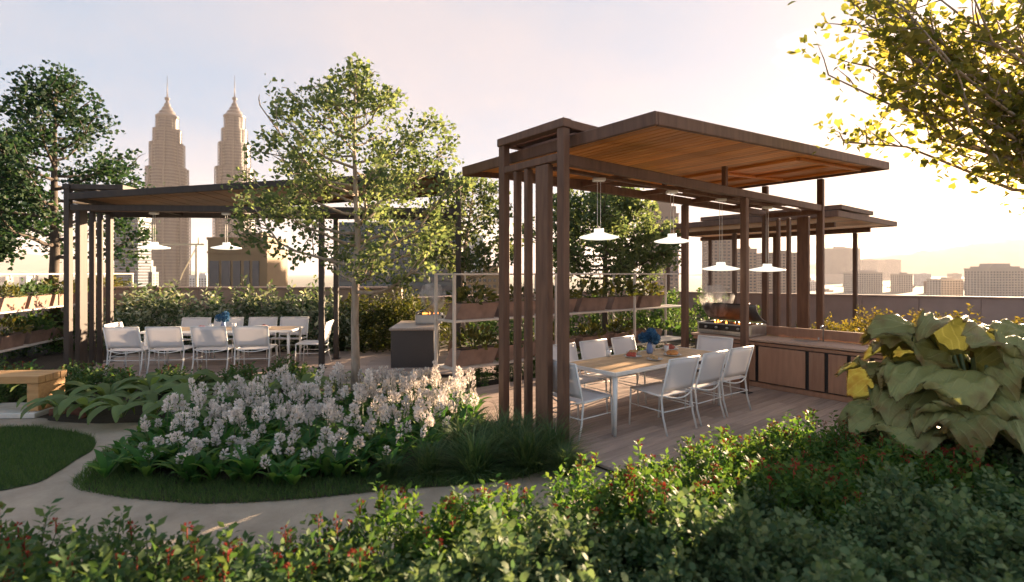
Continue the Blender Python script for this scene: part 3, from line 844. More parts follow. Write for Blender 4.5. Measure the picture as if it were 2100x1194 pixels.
# ---- things on the tables
TOPZ = .754
def vase(label, flabel, p, s=1.0):
    t = thing('vase', label, 'vase', (*p[:2], TOPZ))
    mb = MB(); mb.lathe([(0, 0), (.038, .0), (.045, .02), (.05, .06), (.036, .12), (.026, .15), (.034, .17), (.028, .168), (.02, .14), (0, .1)], 20)
    mb.build('body', M['vase'], t, True)
    f = thing('bouquet', flabel, 'flowers', (*p[:2], TOPZ))
    for k, (dx, dy, dz, rr) in enumerate(((-.085, .0, .225, .072), (.03, .02, .285, .066), (.055, -.03, .215, .076), (-.01, .05, .24, .06))):
        mb = MB()
        mb.tube([(0, 0, .11), (dx * .4, dy * .4, .17), (dx, dy, dz)], .004, 5)
        st = mb.build('stem', M['stem'], f)
        d = unit(rng.normal(0, 1, (150, 3)))
        P = d * rr * .62 + np.array([dx, dy, dz])
        X = unit(np.cross(d, rng.normal(0, 1, (150, 3)))); Y = unit(np.cross(X, d) * .8 + d * .8)
        mb = MB(); mb.inst(PETAL, P, np.cross(Y, unit(np.cross(X, Y))), Y, unit(np.cross(X, Y)), rr * .75)
        mb.lathe([(0.001, -rr * .7), (rr * .5, -rr * .45), (rr * .68, 0), (rr * .5, rr * .45), (0.001, rr * .7)], 10, (dx, dy, dz))
        mb.build('flower_head', M['petal_blue'], f, True)
    return t
def plate(label, p, food, fm, r=.125):
    t = thing('plate', label, 'plate', (*p[:2], TOPZ))
    mb = MB(); mb.lathe([(0.001, .006), (r * .6, .006), (r * .72, .012), (r, .022), (r, .019), (r * .7, .004), (r * .5, 0), (0.001, 0)], 24)
    mb.build('dish', M['china'], t, True)
    f = thing('food', food[0], 'food', (*p[:2], TOPZ + .01))
    for k in range(food[1]):
        a = k * 2.4; q = r * .32 * (k > 0)
        mb = MB(); s_ = r * random.uniform(.3, .46)
        mb.lathe([(0.001, 0), (s_ * .8, .002), (s_, s_ * .35), (s_ * .75, s_ * .75), (s_ * .3, s_ * .95), (0.001, s_)], 10, (q * cos(a), q * sin(a), .001 + .012 * (k % 2)), sq=(1, random.uniform(.6, 1)))
        mb.build('piece', fm, f, True)
    return t
def cup(label, p, h=.09, r=.036, m=None):
    t = thing('tumbler', label, 'glass', (*p[:2], TOPZ))
    mb = MB(); mb.lathe([(0.001, 0), (r * .8, 0), (r, h), (r * .9, h), (r * .72, .008), (0.001, .008)], 16)
    mb.build('body', m or M['china'], t, True)
vase('blue glazed vase in the middle of the right table', 'three round blue flower heads standing in the vase on the right table', PL(2.12, .42))
plate('white plate with red salad at the near end of the right table', PL(1.66, .36), ('heap of red salad on a plate, nearest the slatted screen', 5), M['food_red'])
plate('white plate with pale bread rolls, front edge of the right table', PL(1.70, .03), ('pale bread rolls on the plate at the front edge of the right table', 4), M['food_tan'], .11)
plate('white plate with orange fruit, right of the blue vase', PL(2.20, .10), ('pile of orange fruit on a plate right of the blue vase', 6), M['food_orange'])
plate('white plate with red food at the far end of the right table', PL(2.66, .46), ('red food heaped on the plate at the far end of the right table', 6), M['food_red'], .13)
plate('white plate of pastry behind the red salad on the right table', PL(1.90, .54), ('stack of pastry beside the blue vase, far edge of the right table', 6), M['food_tan'], .1)
cup('white tumbler beside the vase, between the orange fruit and red food', PL(2.42, .35))
cup('white tumbler left of the red salad, by the far chairs', PL(1.45, .60))
cup('tall white tumbler just right of the blue flowers', PL(2.42, .58), .15, .04)
vase('blue glazed vase standing on the left table', 'blue flower heads in the vase on the left table', QL(2.62, .5))
plate('white plate with red food, left of the blue flowers on the left table', QL(2.18, .50), ('red food on the plate left of the blue flowers, left table', 5), M['food_red'])
plate('white plate with red food, toward the right end of the left table', QL(3.42, .55), ('red food on the plate toward the right end of the left table', 5), M['food_red'])
plate('white plate with orange food, right of the vase on the left table', QL(3.0, .30), ('orange food on the plate right of the vase, left table', 5), M['food_orange'], .1)
cup('white tumbler just left of the blue vase on the left table', QL(2.45, .36), .12, .045)
cup('white tumbler just right of the blue vase on the left table', QL(2.86, .42), .12, .045)

# ---- pendant lamps
def lamp(label, x, y, z, dia, ztop, group):
    t = thing('pendant_lamp', label, 'lamp', (x, y, z), 0, group)
    r = dia / 2
    mb = MB(); mb.lathe([(.055 * dia / .5, .075), (.060 * dia / .5, .07), (.062 * dia / .5, .028), (r * .55, .004), (r * .93, -.022), (r, -.034), (r * .97, -.042), (r * .7, -.058), (r * .3, -.066), (0.001, -.068)], 40)
    mb.build('shade', M['opal'], t, True)
    mb = MB(); mb.lathe([(0.001, .079), (.057 * dia / .5, .079), (.057 * dia / .5, .072)], 24); mb.build('cap', M['white'], t, True)
    for dx in (-.02, .02):
        tube_part('cord', [[(dx, 0, .075), (dx, 0, ztop - z - .03)]], .004, M['white'], t, 5)
    mb = MB(); mb.box((0, 0, ztop - z - .02), (.16, .09, .045), .008); mb.build('ceiling_mount', M['white'], t)
    return t
for r, z, d, lb in ((.93, 2.385, .50, 'white saucer pendant lamp nearest the slatted screen of the large pergola'),
                    (2.50, 2.395, .51, 'white saucer pendant lamp second from the slatted screen, over the table middle'),
                    (3.84, 2.00, .58, 'lower hung white saucer pendant lamp left of the pergola post'),
                    (5.42, 1.99, .62, 'lower hung white saucer pendant lamp right of the pergola post, toward the kitchen')):
    x, y, _ = PL(r, .31)
    lamp(lb, x, y, z, d, 3.10, 'pendant lamps in the large pergola')
    mb = MB()
for k, (px, lb) in enumerate(((313, 'white saucer pendant lamp nearest the dark slats of the left pergola'),
                          (460, 'middle one of three white saucer pendant lamps in the left pergola'),
                          (597, 'white saucer pendant lamp in the left pergola partly behind the tree leaves'))):
    r = (1.30, 2.70, 4.02)[k]
    x, y, _ = QL(r, .45)
    lamp(lb, x, y, 2.445, .57, 3.13, 'pendant lamps in the left pergola')
# rails the lamps hang from belong to the pergolas
pergs = [o for o in col.objects if o.name.startswith('pergola')]
def rail(par, x0, x1, l, z):
    mb = MB(); mb.box(((x0 + x1) / 2, l, z), (x1 - x0, .06, .045), .006); mb.build('lamp_rail', M['timber'], par)
rail(pergs[0], .15, 6.8, .32, 3.125)
rail(pergs[1], .15, 7.2, .45, 3.155)

# ================================================================== PLANTER SHELVES
def shelf(label, loc, rz, L, posts, rail_from, tilt_sign=1):
    t = thing('planter_shelf', label, 'shelf', loc, rz)
    D = .55
    for z in (.32, 1.11):
        mb = MB(); mb.box((L / 2, D / 2, z - .02), (L, D, .035), .006); mb.build('shelf_board', M['cream_steel'], t)
    for x in posts:
        for y in (-.02, D + .02):
            mb = MB(); mb.box((x, y, .925), (.05, .045, 1.87), .005); mb.build('post', M['cream_steel'], t)
    mb = MB()
    for y in (-.02, D + .02):
        mb.box((L / 2, y, 1.8775), (L + .05, .044, .03), .004)
    mb.build('top_rail', M['cream_steel'], t)
    mb = MB()
    for x in np.arange(.6, L - .2, .9):
        mb.box((x, D + .02, 1.80), (.02, .02, .12))
        mb.box((x, D + .02, 1.02), (.02, .02, .13))
    mb.build('rail_bracket', M['cream_steel'], t)
    return t
def trough_mesh():
    """Open clay trough, ends leaning, seen as slanted blocks in the row."""
    mb = MB()
    w, h, d, k = .80, .27, .34, .13
    out = [(0, 0), (w, 0), (w + k, h), (k, h)]
    # front and back boards, two slanted ends, soil
    V = lambda y: [(x - w / 2 - k / 2, y, z) for x, z in out]
    th = .025
    for ya, yb in ((0, th), (d - th, d)):
        A, B = V(ya), V(yb)
        mb.add(A + B, [(0, 1, 2, 3), (7, 6, 5, 4), (0, 4, 5, 1), (1, 5, 6, 2), (2, 6, 7, 3), (3, 7, 4, 0)])
    for x0 in (-w / 2 - k / 2, w / 2 - k / 2 - th):
        A = [(x0, th, 0), (x0 + th, th, 0), (x0 + th + k, th, h), (x0 + k, th, h)]
        B = [(x, d - th, z) for x, y, z in A]
        mb.add(A + B, [(0, 1, 2, 3), (7, 6, 5, 4), (0, 4, 5, 1), (1, 5, 6, 2), (2, 6, 7, 3), (3, 7, 4, 0)])
    return mb.mesh('trough', M['trough'], False)
TROUGH = trough_mesh()
ms = MB(); ms.box((0.03, .17, .215), (.72, .285, .03)); SOILTOP = ms.mesh('soil', M['soil'], False)

def clump_mesh(name, n, r, h, tpl, size, m, seed, stems=True, up=.5, flat=1.0, mats2=None):
    """Leafy clump: leaves through the volume of a half-dome with an uneven outline."""
    rr = np.random.default_rng(seed)
    d = unit(rr.normal(0, 1, (n, 3))); d[:, 2] = np.abs(d[:, 2])
    rad = rr.uniform(.25, 1, n) ** .45
    lob = 1 + .22 * np.sin(3 * np.arctan2(d[:, 1], d[:, 0]) + seed) + .15 * np.sin(7 * np.arctan2(d[:, 1], d[:, 0]) + 2 * seed)
    P = d * rad[:, None] * np.array([r, r, h]) * lob[:, None]
    P[:, 2] = P[:, 2] + .04
    X, Y, Z = leaf_axes(n, d * 1.0 + np.array([0, 0, .4]), up, .55, rr)
    mb = MB(); mb.inst(tpl, P, X, Y, Z, size * rr.uniform(.6, 1.25, n), 0)
    if stems:
        for k in range(9):
            q = P[rr.integers(n)]
            mb.tube([(0, 0, 0), q * np.array([.4, .4, .55]), q], [.008, .006, .003], 5, 1)
    return mb.mesh(name, [m, M['stem']], True)
SUCC = [clump_mesh('succulent', 150, .34, .30, LEAF4, .13, M['leaf_succ'], 31 + k, True, .3) for k in range(3)] + \
       [clump_mesh('fern', 190, .33, .26, LEAF4, .11, M['leaf_shrub'], 41 + k, True, .3) for k in range(2)]
ORD = ['leftmost', 'second', 'third', 'fourth', 'fifth', 'sixth', 'seventh', 'eighth', 'ninth', 'tenth', 'eleventh', 'twelfth', 'thirteenth', 'fourteenth', 'fifteenth', 'sixteenth', 'seventeenth', 'eighteenth', 'nineteenth', 'twentieth']
def fill_shelf(sh, L, side, step=.98):
    n = int((L - .2) / step)
    Mx = Matrix.Translation(sh.location) @ Matrix.Rotation(sh.rotation_euler.z, 4, 'Z')
    tier = {.32: 'lower', 1.11: 'upper'}
    words = ['first', 'second', 'third', 'fourth', 'fifth', 'sixth', 'seventh', 'eighth']
    for z in (.32, 1.11):
        for k in range(n):
            x = .55 + k * step + random.uniform(-.03, .03)
            p = Mx @ Vector((x, .10, z - .0015))
            lbl = f'{words[k]} clay trough from the near end, {tier[z]} board of the {side} shelf'
            t = thing('planter_trough', lbl, 'planter', p, sh.rotation_euler.z, f'clay troughs on the {side} planter shelf')
            link_mesh(TROUGH, 'box', t); link_mesh(SOILTOP, 'soil', t)
            q = Mx @ Vector((x + .05, .27, z + .23))
            me = random.choice(SUCC)
            o = link_mesh(me, 'trough_plant', None, q, (0, 0, random.uniform(0, 6)))
            s_ = random.uniform(.85, 1.25); o.scale = (s_ * 1.25, s_ * .85, s_)
            tag(o, f'leafy plant in the {words[k]} trough from the near end, {tier[z]} board, {side} shelf', 'plant', f'plants in the troughs of the {side} shelf')
sx_, sy_, _ = PL(.54, 3.13)
sh1 = shelf('cream steel planter shelf of two tiers behind the nearer dining table', (sx_, sy_, 0), YAW, 6.7, (0, 2.3, 4.67, 6.66), 4.67)
fill_shelf(sh1, 6.7, 'right')
sh2 = shelf('cream two-tier planter shelf along the left edge, behind the dark slats', (-9.75, 8.6, 0), atan2(.957, -.29), 8.3, (-.04, 4.3, 8.26), 5)
fill_shelf(sh2, 8.3, 'left')

# ================================================================== OUTDOOR KITCHEN (right) and grill island (left)
def kitchen():
    cx, cy, _ = PL(4.53, -3.1)
    t = thing('kitchen_counter', 'long warm brown outdoor kitchen counter with panel doors at the right', 'counter', (cx, cy, 0), YAW)
    L = 4.35; H = .80; D = .66
    # local x = depth (away from table), local y = along the counter toward the far end
    mb = MB(); mb.box((D / 2 + .03, L / 2, (H - .05) / 2 + .02), (D - .06, L - .02, H - .09), 0); mb.build('carcass', M['stone_dark'], t)
    mb = MB(); mb.box((D / 2 - .02, L / 2, H - .015), (D + .06, L + .02, .035), .004); mb.build('worktop', M['worktop'], t)
    mb = MB(); mb.box((D + .05, L / 2, H + .085), (.05, L, .165), .004); mb.build('backsplash', M['cabinet'], t)
    mb = MB(); mb.box((.05, L / 2, .04), (.05, L - .04, .08), .004); mb.build('plinth', M['cabinet'], t)
    mb = MB(); mb.box((.012, L / 2, H - .075), (.035, L - .02, .05), .005); mb.build('apron', M['cabinet'], t)
    # doors: gaps where the photo shows the dark joints (t measured from the table side)
    y = 0.12
    widths = [.55, .30, .55, .29, .30, .27, .78, .45, .45]
    for w in widths:
        if y + w > L: break
        mb = MB(); mb.box((0, 0, 0), (.028, w - .055, H - .22), .005); o = mb.build('door', M['cabinet'], t); o.location = (.0, y + w / 2, .105 + (H - .22) / 2)
        y += w
    # sink and tap
    mb = MB(); mb.lathe([(.17, H + .0045), (.19, H + .006), (.19, H + .003), (.16, H + .003)], 28, (.34, 2.55, 0), sq=(.7, 1)); mb.lathe([(.165, H + .005), (0.001, H + .004)], 28, (.34, 2.55, 0), sq=(.7, 1))
    s_ = mb.build('sink', M['steel'], t, True)
    tap = MB(); tap.tube([(.53, 2.35, H), (.53, 2.35, H + .20), (.50, 2.35, H + .25), (.44, 2.35, H + .25), (.42, 2.35, H + .20)], .011, 8); tap.tube([(.53, 2.42, H), (.53, 2.42, H + .06)], .012, 8)
    tap.build('tap', M['steel'], t, True)
kitchen()
def grill(label, loc, rz, w=1.0, smoke=None):
    t = thing('barbecue_grill', label, 'grill', loc, rz)
    # local x toward the user is negative; y along the counter
    mb = MB()
    mb.box((.28, 0, .02), (.56, w, .03), .006); mb.box((.015, 0, .12), (.03, w, .17), .006); mb.box((.545, 0, .12), (.03, w, .17), .006)
    mb.box((.28, -w / 2 + .015, .12), (.5, .03, .17), .006); mb.box((.28, w / 2 - .015, .12), (.5, .03, .17), .006)
    mb.build('firebox', M['steel'], t)
    mb = MB(); mb.box((-.02, 0, .13), (.028, w - .1, .10), .005); mb.build('control_panel', M['dark_metal'], t)
    for k in range(4):
        mb = MB(); mb.tube([(-.035, -w * .3 + k * w * .2, .13), (-.065, -w * .3 + k * w * .2, .13)], .022, 12); mb.build('knob', M['steel'], t, True)
    for k in range(14):
        tube_part('grate_bar', [[(.04, -w / 2 + .06 + k * (w - .12) / 13, .195), (.52, -w / 2 + .06 + k * (w - .12) / 13, .195)]], .006, M['dark_metal'], t, 5)
    mb = MB()
    for k in range(26):
        x, y = random.uniform(.07, .48), random.uniform(-w / 2 + .08, w / 2 - .08); s_ = random.uniform(.03, .05)
        mb.lathe([(0.001, -s_), (s_, -s_ * .3), (s_ * .8, s_ * .5), (0.001, s_)], 6, (x, y, .13))
    mb.build('charcoal', M['char'], t)
    mb = MB()
    for k in range(11):
        x, y = random.uniform(.1, .42), random.uniform(-w / 2 + .14, w / 2 - .14); h = random.uniform(.03, .075)
        mb.lathe([(0.001, 0), (.022, h * .2), (.015, h * .6), (0.001, h)], 6, (x, y, .17))
    mb.build('flames', M['flame'], t, True)
    # raised hood
    G = np.array([[(.56 - .62 * sin(a) * .62, y, .22 + .20 * (1 - cos(a)) + .10 * sin(a)) for y in np.linspace(-w / 2, w / 2, 5)] for a in np.linspace(0, 1.7, 10)])
    mb = MB(); mb.grid(G, 0, .02)
    mb.build('hood', M['hood'], t, True)
    tube_part('handle', [[(.19, -w * .38, .565), (.13, -w * .38, .545), (.13, w * .38, .545), (.19, w * .38, .565)]], .012, M['dark_metal'], t)
    return t
gx, gy, _ = PL(4.60, .70)
grill('steel grill with open hood and flames on the brown kitchen counter', (gx, gy, .805), YAW, 1.0)

isl = thing('grill_island', 'dark granite grill island with pale top near the garden tree, left of the planter shelf', 'counter', (-2.44, 10.35, 0), radians(4))
mb = MB(); mb.box((.44, .8, .36), (.86, 1.6, .78), .01); mb.build('base', M['stone_dark'], isl)
mb = MB(); mb.box((.44, .8, .77), (.92, 1.66, .05), .01); mb.build('worktop', M['stone_top'], isl)
grill('steel grill standing on the dark granite island with pale smoke over it', (-1.55, 11.45, .797), radians(94 + 90), .55)

def smoke(label, loc, d, dens, seed):
    mb = MB()
    u = np.linspace(0, 2 * pi, 14, endpoint=False)
    prof = [(0.001, 0), (.5, .06), (.8, .3), (1, .65), (.7, .92), (0.001, 1)]
    mb.lathe(prof, 14)
    m = bpy.data.materials.new('grill_smoke'); m.use_nodes = True
    nt = m.node_tree; nt.nodes.clear(); n, l = nt.nodes, nt.links
    o_ = n.new('ShaderNodeOutputMaterial'); v = n.new('ShaderNodeVolumePrincipled')
    tc = n.new('ShaderNodeTexCoord'); no = n.new('ShaderNodeTexNoise'); no.inputs['Scale'].default_value = 2.2; no.inputs['Detail'].default_value = 3; no.inputs['Distortion'].default_value = .8
    l.new(tc.outputs['Object'], no.inputs['Vector'])
    mr = n.new('ShaderNodeMapRange'); mr.inputs[1].default_value = .48; mr.inputs[2].default_value = .75; mr.inputs[4].default_value = dens
    l.new(no.outputs['Fac'], mr.inputs[0]); l.new(mr.outputs[0], v.inputs['Density'])
    v.inputs['Color'].default_value = (.9, .88, .87, 1); v.inputs['Anisotropy'].default_value = .3
    l.new(v.outputs[0], o_.inputs['Volume'])
    o = mb.build('smoke', m, None, True); o.location = loc; o.scale = d
    o['label'] = label; o['category'] = 'smoke'; o['kind'] = 'stuff'
    return o
sxx, syy, _ = PL(4.82, .95)
smoke('thin grey smoke drifting from the flames of the kitchen grill', (sxx, syy, 1.08), (.32, .32, .62), 9.0, 1)
smoke('pale smoke rising from the grill on the granite island', (-1.72, 11.2, 1.0), (.30, .30, .70), 9.0, 2)

# ================================================================== BENCH (left)
bn = thing('bench', 'oak bench end on a white stone block at the left edge by the lawn', 'bench', (-6.42, 7.0, -.05), radians(3))
mb = MB()
for k in range(4):
    m_ = MB(); m_.box((-1.05, .06 + k * .125, .50), (2.1, .118, .10), .006); m_.build('seat_slat', M['bench'], bn)
for x in (-.085, -2.0):
    m_ = MB(); m_.box((x, .245, .26), (.15, .46, .375), .006); m_.build('leg', M['bench'], bn)
m_ = MB(); m_.box((-1.05, .245, .033), (2.12, .62, .07), .008); m_.build('stone_base', M['white_stone'], bn)
ed = MB(); ed.tube([(-6.35, 7.1, -.03), (-6.15, 7.22, -.02), (-5.9, 7.12, -.03), (-5.75, 6.93, -.04)], [.06, .08, .07, .03], 8)
tag(ed.build('edging_stone', M['rust'], None, True), 'rust red edging stone between the bench and the broad-leaved plants', 'stone')

# ================================================================== TREES
def tree(label, loc, H, r0, fork, prof, n, leaf, lm, bm, seed, lean=(0, 0), rise=(.35, 1.0), per=9, dens=1.0, ends=None, tpl=FAN, sd=.13, group=None, name='garden_tree', env=None, sub=(.16, .36, 9)):
    rr = np.random.default_rng(seed)
    t = thing(name, label, 'tree', loc, 0, group)
    zs = np.linspace(0, H * .97, 9)
    tr = np.stack([lean[0] * (zs / H) + rr.normal(0, .02, 9) * (zs > fork * .5), lean[1] * (zs / H) + rr.normal(0, .02, 9) * (zs > fork * .5), zs], 1)
    rad = r0 * np.where(zs < fork, 1 - .25 * zs / fork, .75 * (1 - (zs - fork) / (H - fork)) ** .9 + .05)
    tr[0, 2] = -.1; rad[0] *= 1.25
    mb = MB(); mb.tube(tr, rad, 12); mb.build('trunk', bm, t, True)
    br = MB(); LP, LD = [], []
    jobs = []
    def ok(P):
        rad_ = np.hypot(P[:, 0] - lean[0] * P[:, 2] / H, P[:, 1] - lean[1] * P[:, 2] / H); az_ = np.arctan2(P[:, 1], P[:, 0])
        e = np.interp(P[:, 2], [q[0] for q in env], [q[1] for q in env], left=-1, right=-1)
        return rad_ < e * (1 + .13 * np.sin(3 * az_ + seed + 2 * P[:, 2]) + .10 * np.sin(7 * az_ - seed + 5 * P[:, 2]))
    if ends is None:
        for i in range(n):
            f = (i + rr.uniform(0, .6)) / n
            z0 = fork + (H * .93 - fork) * f ** .92
            az = i * 2.4 + rr.uniform(-.4, .4)
            zc = (z0 - fork) / (H - fork)
            R = np.interp(zc, [p[0] for p in prof], [p[1] for p in prof]) * rr.uniform(.70, 1.12)
            up = R * (rise[0] + (rise[1] - rise[0]) * zc) * rr.uniform(.7, 1.3) + .1
            b = np.array([np.interp(z0, zs, tr[:, 0]), np.interp(z0, zs, tr[:, 1]), z0])
            e = b + np.array([cos(az) * R, sin(az) * R, up])
            if env is not None:
                while not ok(e[None])[0] and np.linalg.norm(e - b) > .25: e = b + (e - b) * .88
            jobs.append((b, e, max(.008, r0 * .42 * (1 - .7 * zc))))
        jobs.append((tr[-2], tr[-1] + np.array([0, 0, .1]), .01))
    else:
        for (z0, ex, ey, ez) in ends:
            b = np.array([np.interp(z0, zs, tr[:, 0]), np.interp(z0, zs, tr[:, 1]), z0])
            e = np.array([ex, ey, ez]) - np.array(loc)
            jobs.append((b, e, r0 * .20))
    for b, e, rb in jobs:
        d = e - b; L = np.linalg.norm(d)
        s = np.linspace(0, 1, 7)
        w = np.cumsum(rr.normal(0, .035 * L, (7, 3)), 0) * (s[:, None])
        C = b + d * s[:, None] + w
        C[:, 2] += -.10 * L * np.sin(pi * s)
        br.tube(C, rb * (1 - .85 * s) + .003, 6)
        m = int(4 + L * 3.2 * dens)
        for k in range(m):
            q = rr.uniform(.28, 1.0) if k else 1.0
            p = np.array([np.interp(q, s, C[:, j]) for j in range(3)])
            dd = unit(unit(d) + rr.normal(0, .62, 3) + np.array([0, 0, .22]))
            l2 = min(L * rr.uniform(sub[0], sub[1]) * (1.15 - .5 * q) + .10, sub[2])
            Q = p + dd * l2
            if env is not None and not ok(Q[None])[0]:
                Q = p + (Q - p) * .45
                if not ok(Q[None])[0] and k: continue
            mid = (p + Q) / 2 + rr.normal(0, .05 * l2, 3)
            br.tube([p, mid, Q], [rb * .28 + .002, rb * .18 + .002, .002], 4, cap=False)
            for c in range(int(2 + l2 * 7)):
                f = rr.uniform(.25, 1.05)
                cp = p + (Q - p) * f + rr.normal(0, .05, 3)
                kk = rr.integers(int(per * .6), int(per * 1.4) + 1)
                LP.append(cp + rr.normal(0, sd * .75, (kk, 3)))
                LD.append(np.repeat((dd + np.array([0, 0, -.2]))[None], kk, 0))
    br.build('branches', bm, t, True)
    P = np.concatenate(LP); D = np.concatenate(LD)
    if env is not None:
        kp = ok(P); P, D = P[kp], D[kp]
    N = len(P)
    X, Y, Z = leaf_axes(N, D, .35, .8, rr)
    cr = MB(); cr.inst(tpl, P, X, Y, Z, leaf * rr.uniform(.6, 1.2, N))
    cr.build('crown', lm, t, True)
    return t, N
tot = 0
_, k = tree('slender garden tree rising from the white flower bed in the middle', (-2.30, 7.60, -.05), 5.15, .07, 1.62,
            [(0, 1.5), (.18, 1.85), (.45, 1.4), (.70, 1.1), (.85, .5), (1, .2)], 36, .072, M['leaf_tree'], M['bark'], 5, rise=(.3, .6), per=11, dens=1.05, sd=.115,
            env=[(1.75, .7), (2.0, 1.3), (2.35, 1.85), (3.0, 1.95), (3.4, 1.6), (3.8, 1.42), (4.35, 1.3), (4.5, .85), (4.7, .32), (5.08, .2)], sub=(.16, .34, .7))
tot += k
DARK_ENV = lambda H, R: [(1.9, .5 * R), (2.5, .9 * R), (3.3, R), (.62 * H, .92 * R), (.75 * H, .70 * R), (.88 * H, .42 * R), (H + .1, .16 * R)]
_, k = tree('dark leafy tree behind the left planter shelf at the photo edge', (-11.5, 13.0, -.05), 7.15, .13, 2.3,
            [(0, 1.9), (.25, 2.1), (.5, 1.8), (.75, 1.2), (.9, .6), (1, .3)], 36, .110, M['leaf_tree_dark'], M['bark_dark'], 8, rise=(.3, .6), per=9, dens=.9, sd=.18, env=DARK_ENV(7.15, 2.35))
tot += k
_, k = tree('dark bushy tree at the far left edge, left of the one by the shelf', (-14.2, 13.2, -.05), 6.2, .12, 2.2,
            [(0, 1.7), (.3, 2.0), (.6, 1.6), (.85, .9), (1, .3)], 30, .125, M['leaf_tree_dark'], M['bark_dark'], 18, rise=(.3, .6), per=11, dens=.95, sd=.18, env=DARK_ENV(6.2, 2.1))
tot += k
_, k = tree('small pale-stemmed tree between the left pergola and the large slatted screen', (-1.5, 12.6, -.05), 4.35, .075, 1.7,
            [(0, 1.3), (.3, 1.3), (.6, 1.0), (.85, .5), (1, .2)], 26, .105, M['leaf_tree'], M['bark'], 21, lean=(.6, .3), rise=(.3, .6), per=9, dens=.9, sd=.15, env=[(1.5, .8), (2.0, 1.2), (3.2, 1.3), (4.0, .9), (4.5, .3)])
tot += k
_, k = tree('broad olive-toned tree behind the planter shelf, seen under the large pergola', (2.45, 13.6, -.05), 4.2, .09, 1.7,
            [(0, 1.9), (.3, 2.1), (.6, 1.6), (.85, .9), (1, .3)], 34, .105, M['leaf_tree'], M['bark_dark'], 29, rise=(.2, .5), per=11, dens=1.0, sd=.16, env=[(1.5, 1.4), (2.2, 2.0), (3.2, 2.1), (3.9, 1.3), (4.3, .4)])
tot += k
def at(px, py, d):
    return ((px - 1050) / 1060 * d, d, EYE + (560 - py) / 1060 * d)
ends = []
for z0, px, py, d in ((3.3, 1635, 112, 6.1), (3.2, 1672, 160, 6.4), (3.7, 1720, 66, 5.9), (3.1, 1715, 232, 6.3), (3.4, 1770, 130, 6.0), (3.9, 1815, 62, 6.3), (3.0, 1790, 255, 5.9), (3.0, 1860, 300, 6.2), (2.9, 1910, 330, 6.5), (2.9, 1985, 350, 6.2), (3.5, 1700, 120, 6.5), (3.4, 1740, 180, 5.7), (4.0, 1740, 0, 6.1),
                      (3.3, 1665, 105, 6.0), (3.2, 1700, 170, 5.8), (3.1, 1755, 215, 6.0), (3.9, 1775, 20, 6.4), (4.4, 1830, -60, 6.2), (3.0, 1945, 285, 6.0),
                      (2.9, 2040, 320, 5.9), (3.1, 1880, 240, 6.3), (3.0, 2090, 270, 6.4), (4.0, 1980, 60, 6.6), (3.8, 2090, 100, 6.0), (3.7, 1870, 90, 5.7),
                      (3.3, 1830, 165, 6.6), (2.8, 2140, 310, 5.9), (3.4, 2020, 180, 5.6), (4.6, 1930, -40, 6.6), (3.2, 1960, 225, 6.5), (4.3, 2060, -20, 6.0),
                      (3.5, 1930, 140, 6.2), (3.2, 2130, 200, 6.4), (4.8, 2020, -120, 6.2), (4.9, 2200, -160, 6.5), (3.6, 2300, 60, 5.3), (3.6, 2450, 150, 7.2), (4.6, 2500, -60, 6.6), (3.9, 2650, 60, 6.2), (4.8, 2350, -150, 6.9)):
    ends.append((z0, *at(px + (85 if px < 1850 else 25), py - 55, d)))
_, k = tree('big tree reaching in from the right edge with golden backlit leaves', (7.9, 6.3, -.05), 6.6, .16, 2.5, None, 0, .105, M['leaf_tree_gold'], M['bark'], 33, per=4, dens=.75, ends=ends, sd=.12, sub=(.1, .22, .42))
tot += k
print('tree leaves', tot)

# ================================================================== GARDEN PLANTS
# -- low shrubs massed in the foreground
def shrub_mesh(name, n, r, h, tpl, size, m, seed, blossoms=0):
    rr = np.random.default_rng(seed)
    sprigs = int(n / 9)
    d = unit(rr.normal(0, 1, (sprigs, 3))); d[:, 2] = np.abs(d[:, 2]) * 1.1 + .05; d = unit(d)
    rad = rr.uniform(.35, 1, sprigs) ** .5
    C = d * rad[:, None] * np.array([r, r, h]) * rr.uniform(.85, 1.12, (sprigs, 1))
    P, D = [], []
    mb = MB()
    for i in range(sprigs):
        k = 9
        ax = unit(d[i] + np.array([0, 0, .6]))
        s = np.linspace(-.5, .5, k)
        a = np.arange(k) * 2.4 + rr.uniform(0, 6)
        u = unit(np.cross(ax, rr.normal(0, 1, 3))); v = np.cross(ax, u)
        side = np.cos(a)[:, None] * u + np.sin(a)[:, None] * v
        P.append(C[i] + ax * s[:, None] * size * 2.2 + side * size * .12)
        D.append(side * .9 + ax * .7)
        if i % 4 == 0:
            mb.tube([(0, 0, 0), C[i] * np.array([.5, .5, .6]), C[i]], [.006, .004, .002], 4, 1, cap=False)
    P = np.concatenate(P); D = np.concatenate(D); N = len(P)
    X, Y, Z = leaf_axes(N, D, .7, .25, rr)
    mb.inst(tpl, P, X, Y, Z, size * rr.uniform(.65, 1.25, N), 0)
    me = mb.mesh(name, [m, M['stem']], True)
    bl = None
    if blossoms:
        b = MB()
        idx = np.argsort(-(C[:, 2] + rr.normal(0, .08, sprigs)))[:blossoms * 2]
        for i in rr.choice(idx, blossoms, replace=False):
            k = 12
            dd = unit(rr.normal(0, 1, (k, 3)) + np.array([0, 0, .9]))
            PP = C[i] + np.array([0, 0, size * 1.0]) + dd * .012
            X, Y, Z = leaf_axes(k, dd, .3, .2, rr)
            b.inst(PETAL, PP, X, Y, Z, .019)
            b.tube([C[i], C[i] + np.array([0, 0, size * 1.0])], .003, 4)
        bl = b.mesh('blossoms', M['petal_red'], True)
    return me, bl
SH_RED = [shrub_mesh('shrub', 1050, .30, .50, LEAF4, .054, M['leaf_shrub'], 50 + k, 5) for k in range(3)]
SH_BRIGHT = [shrub_mesh('shrub', 1000, .30, .50, LEAF4, .052, M['leaf_shrub_bright'], 60 + k, 6) for k in range(3)]
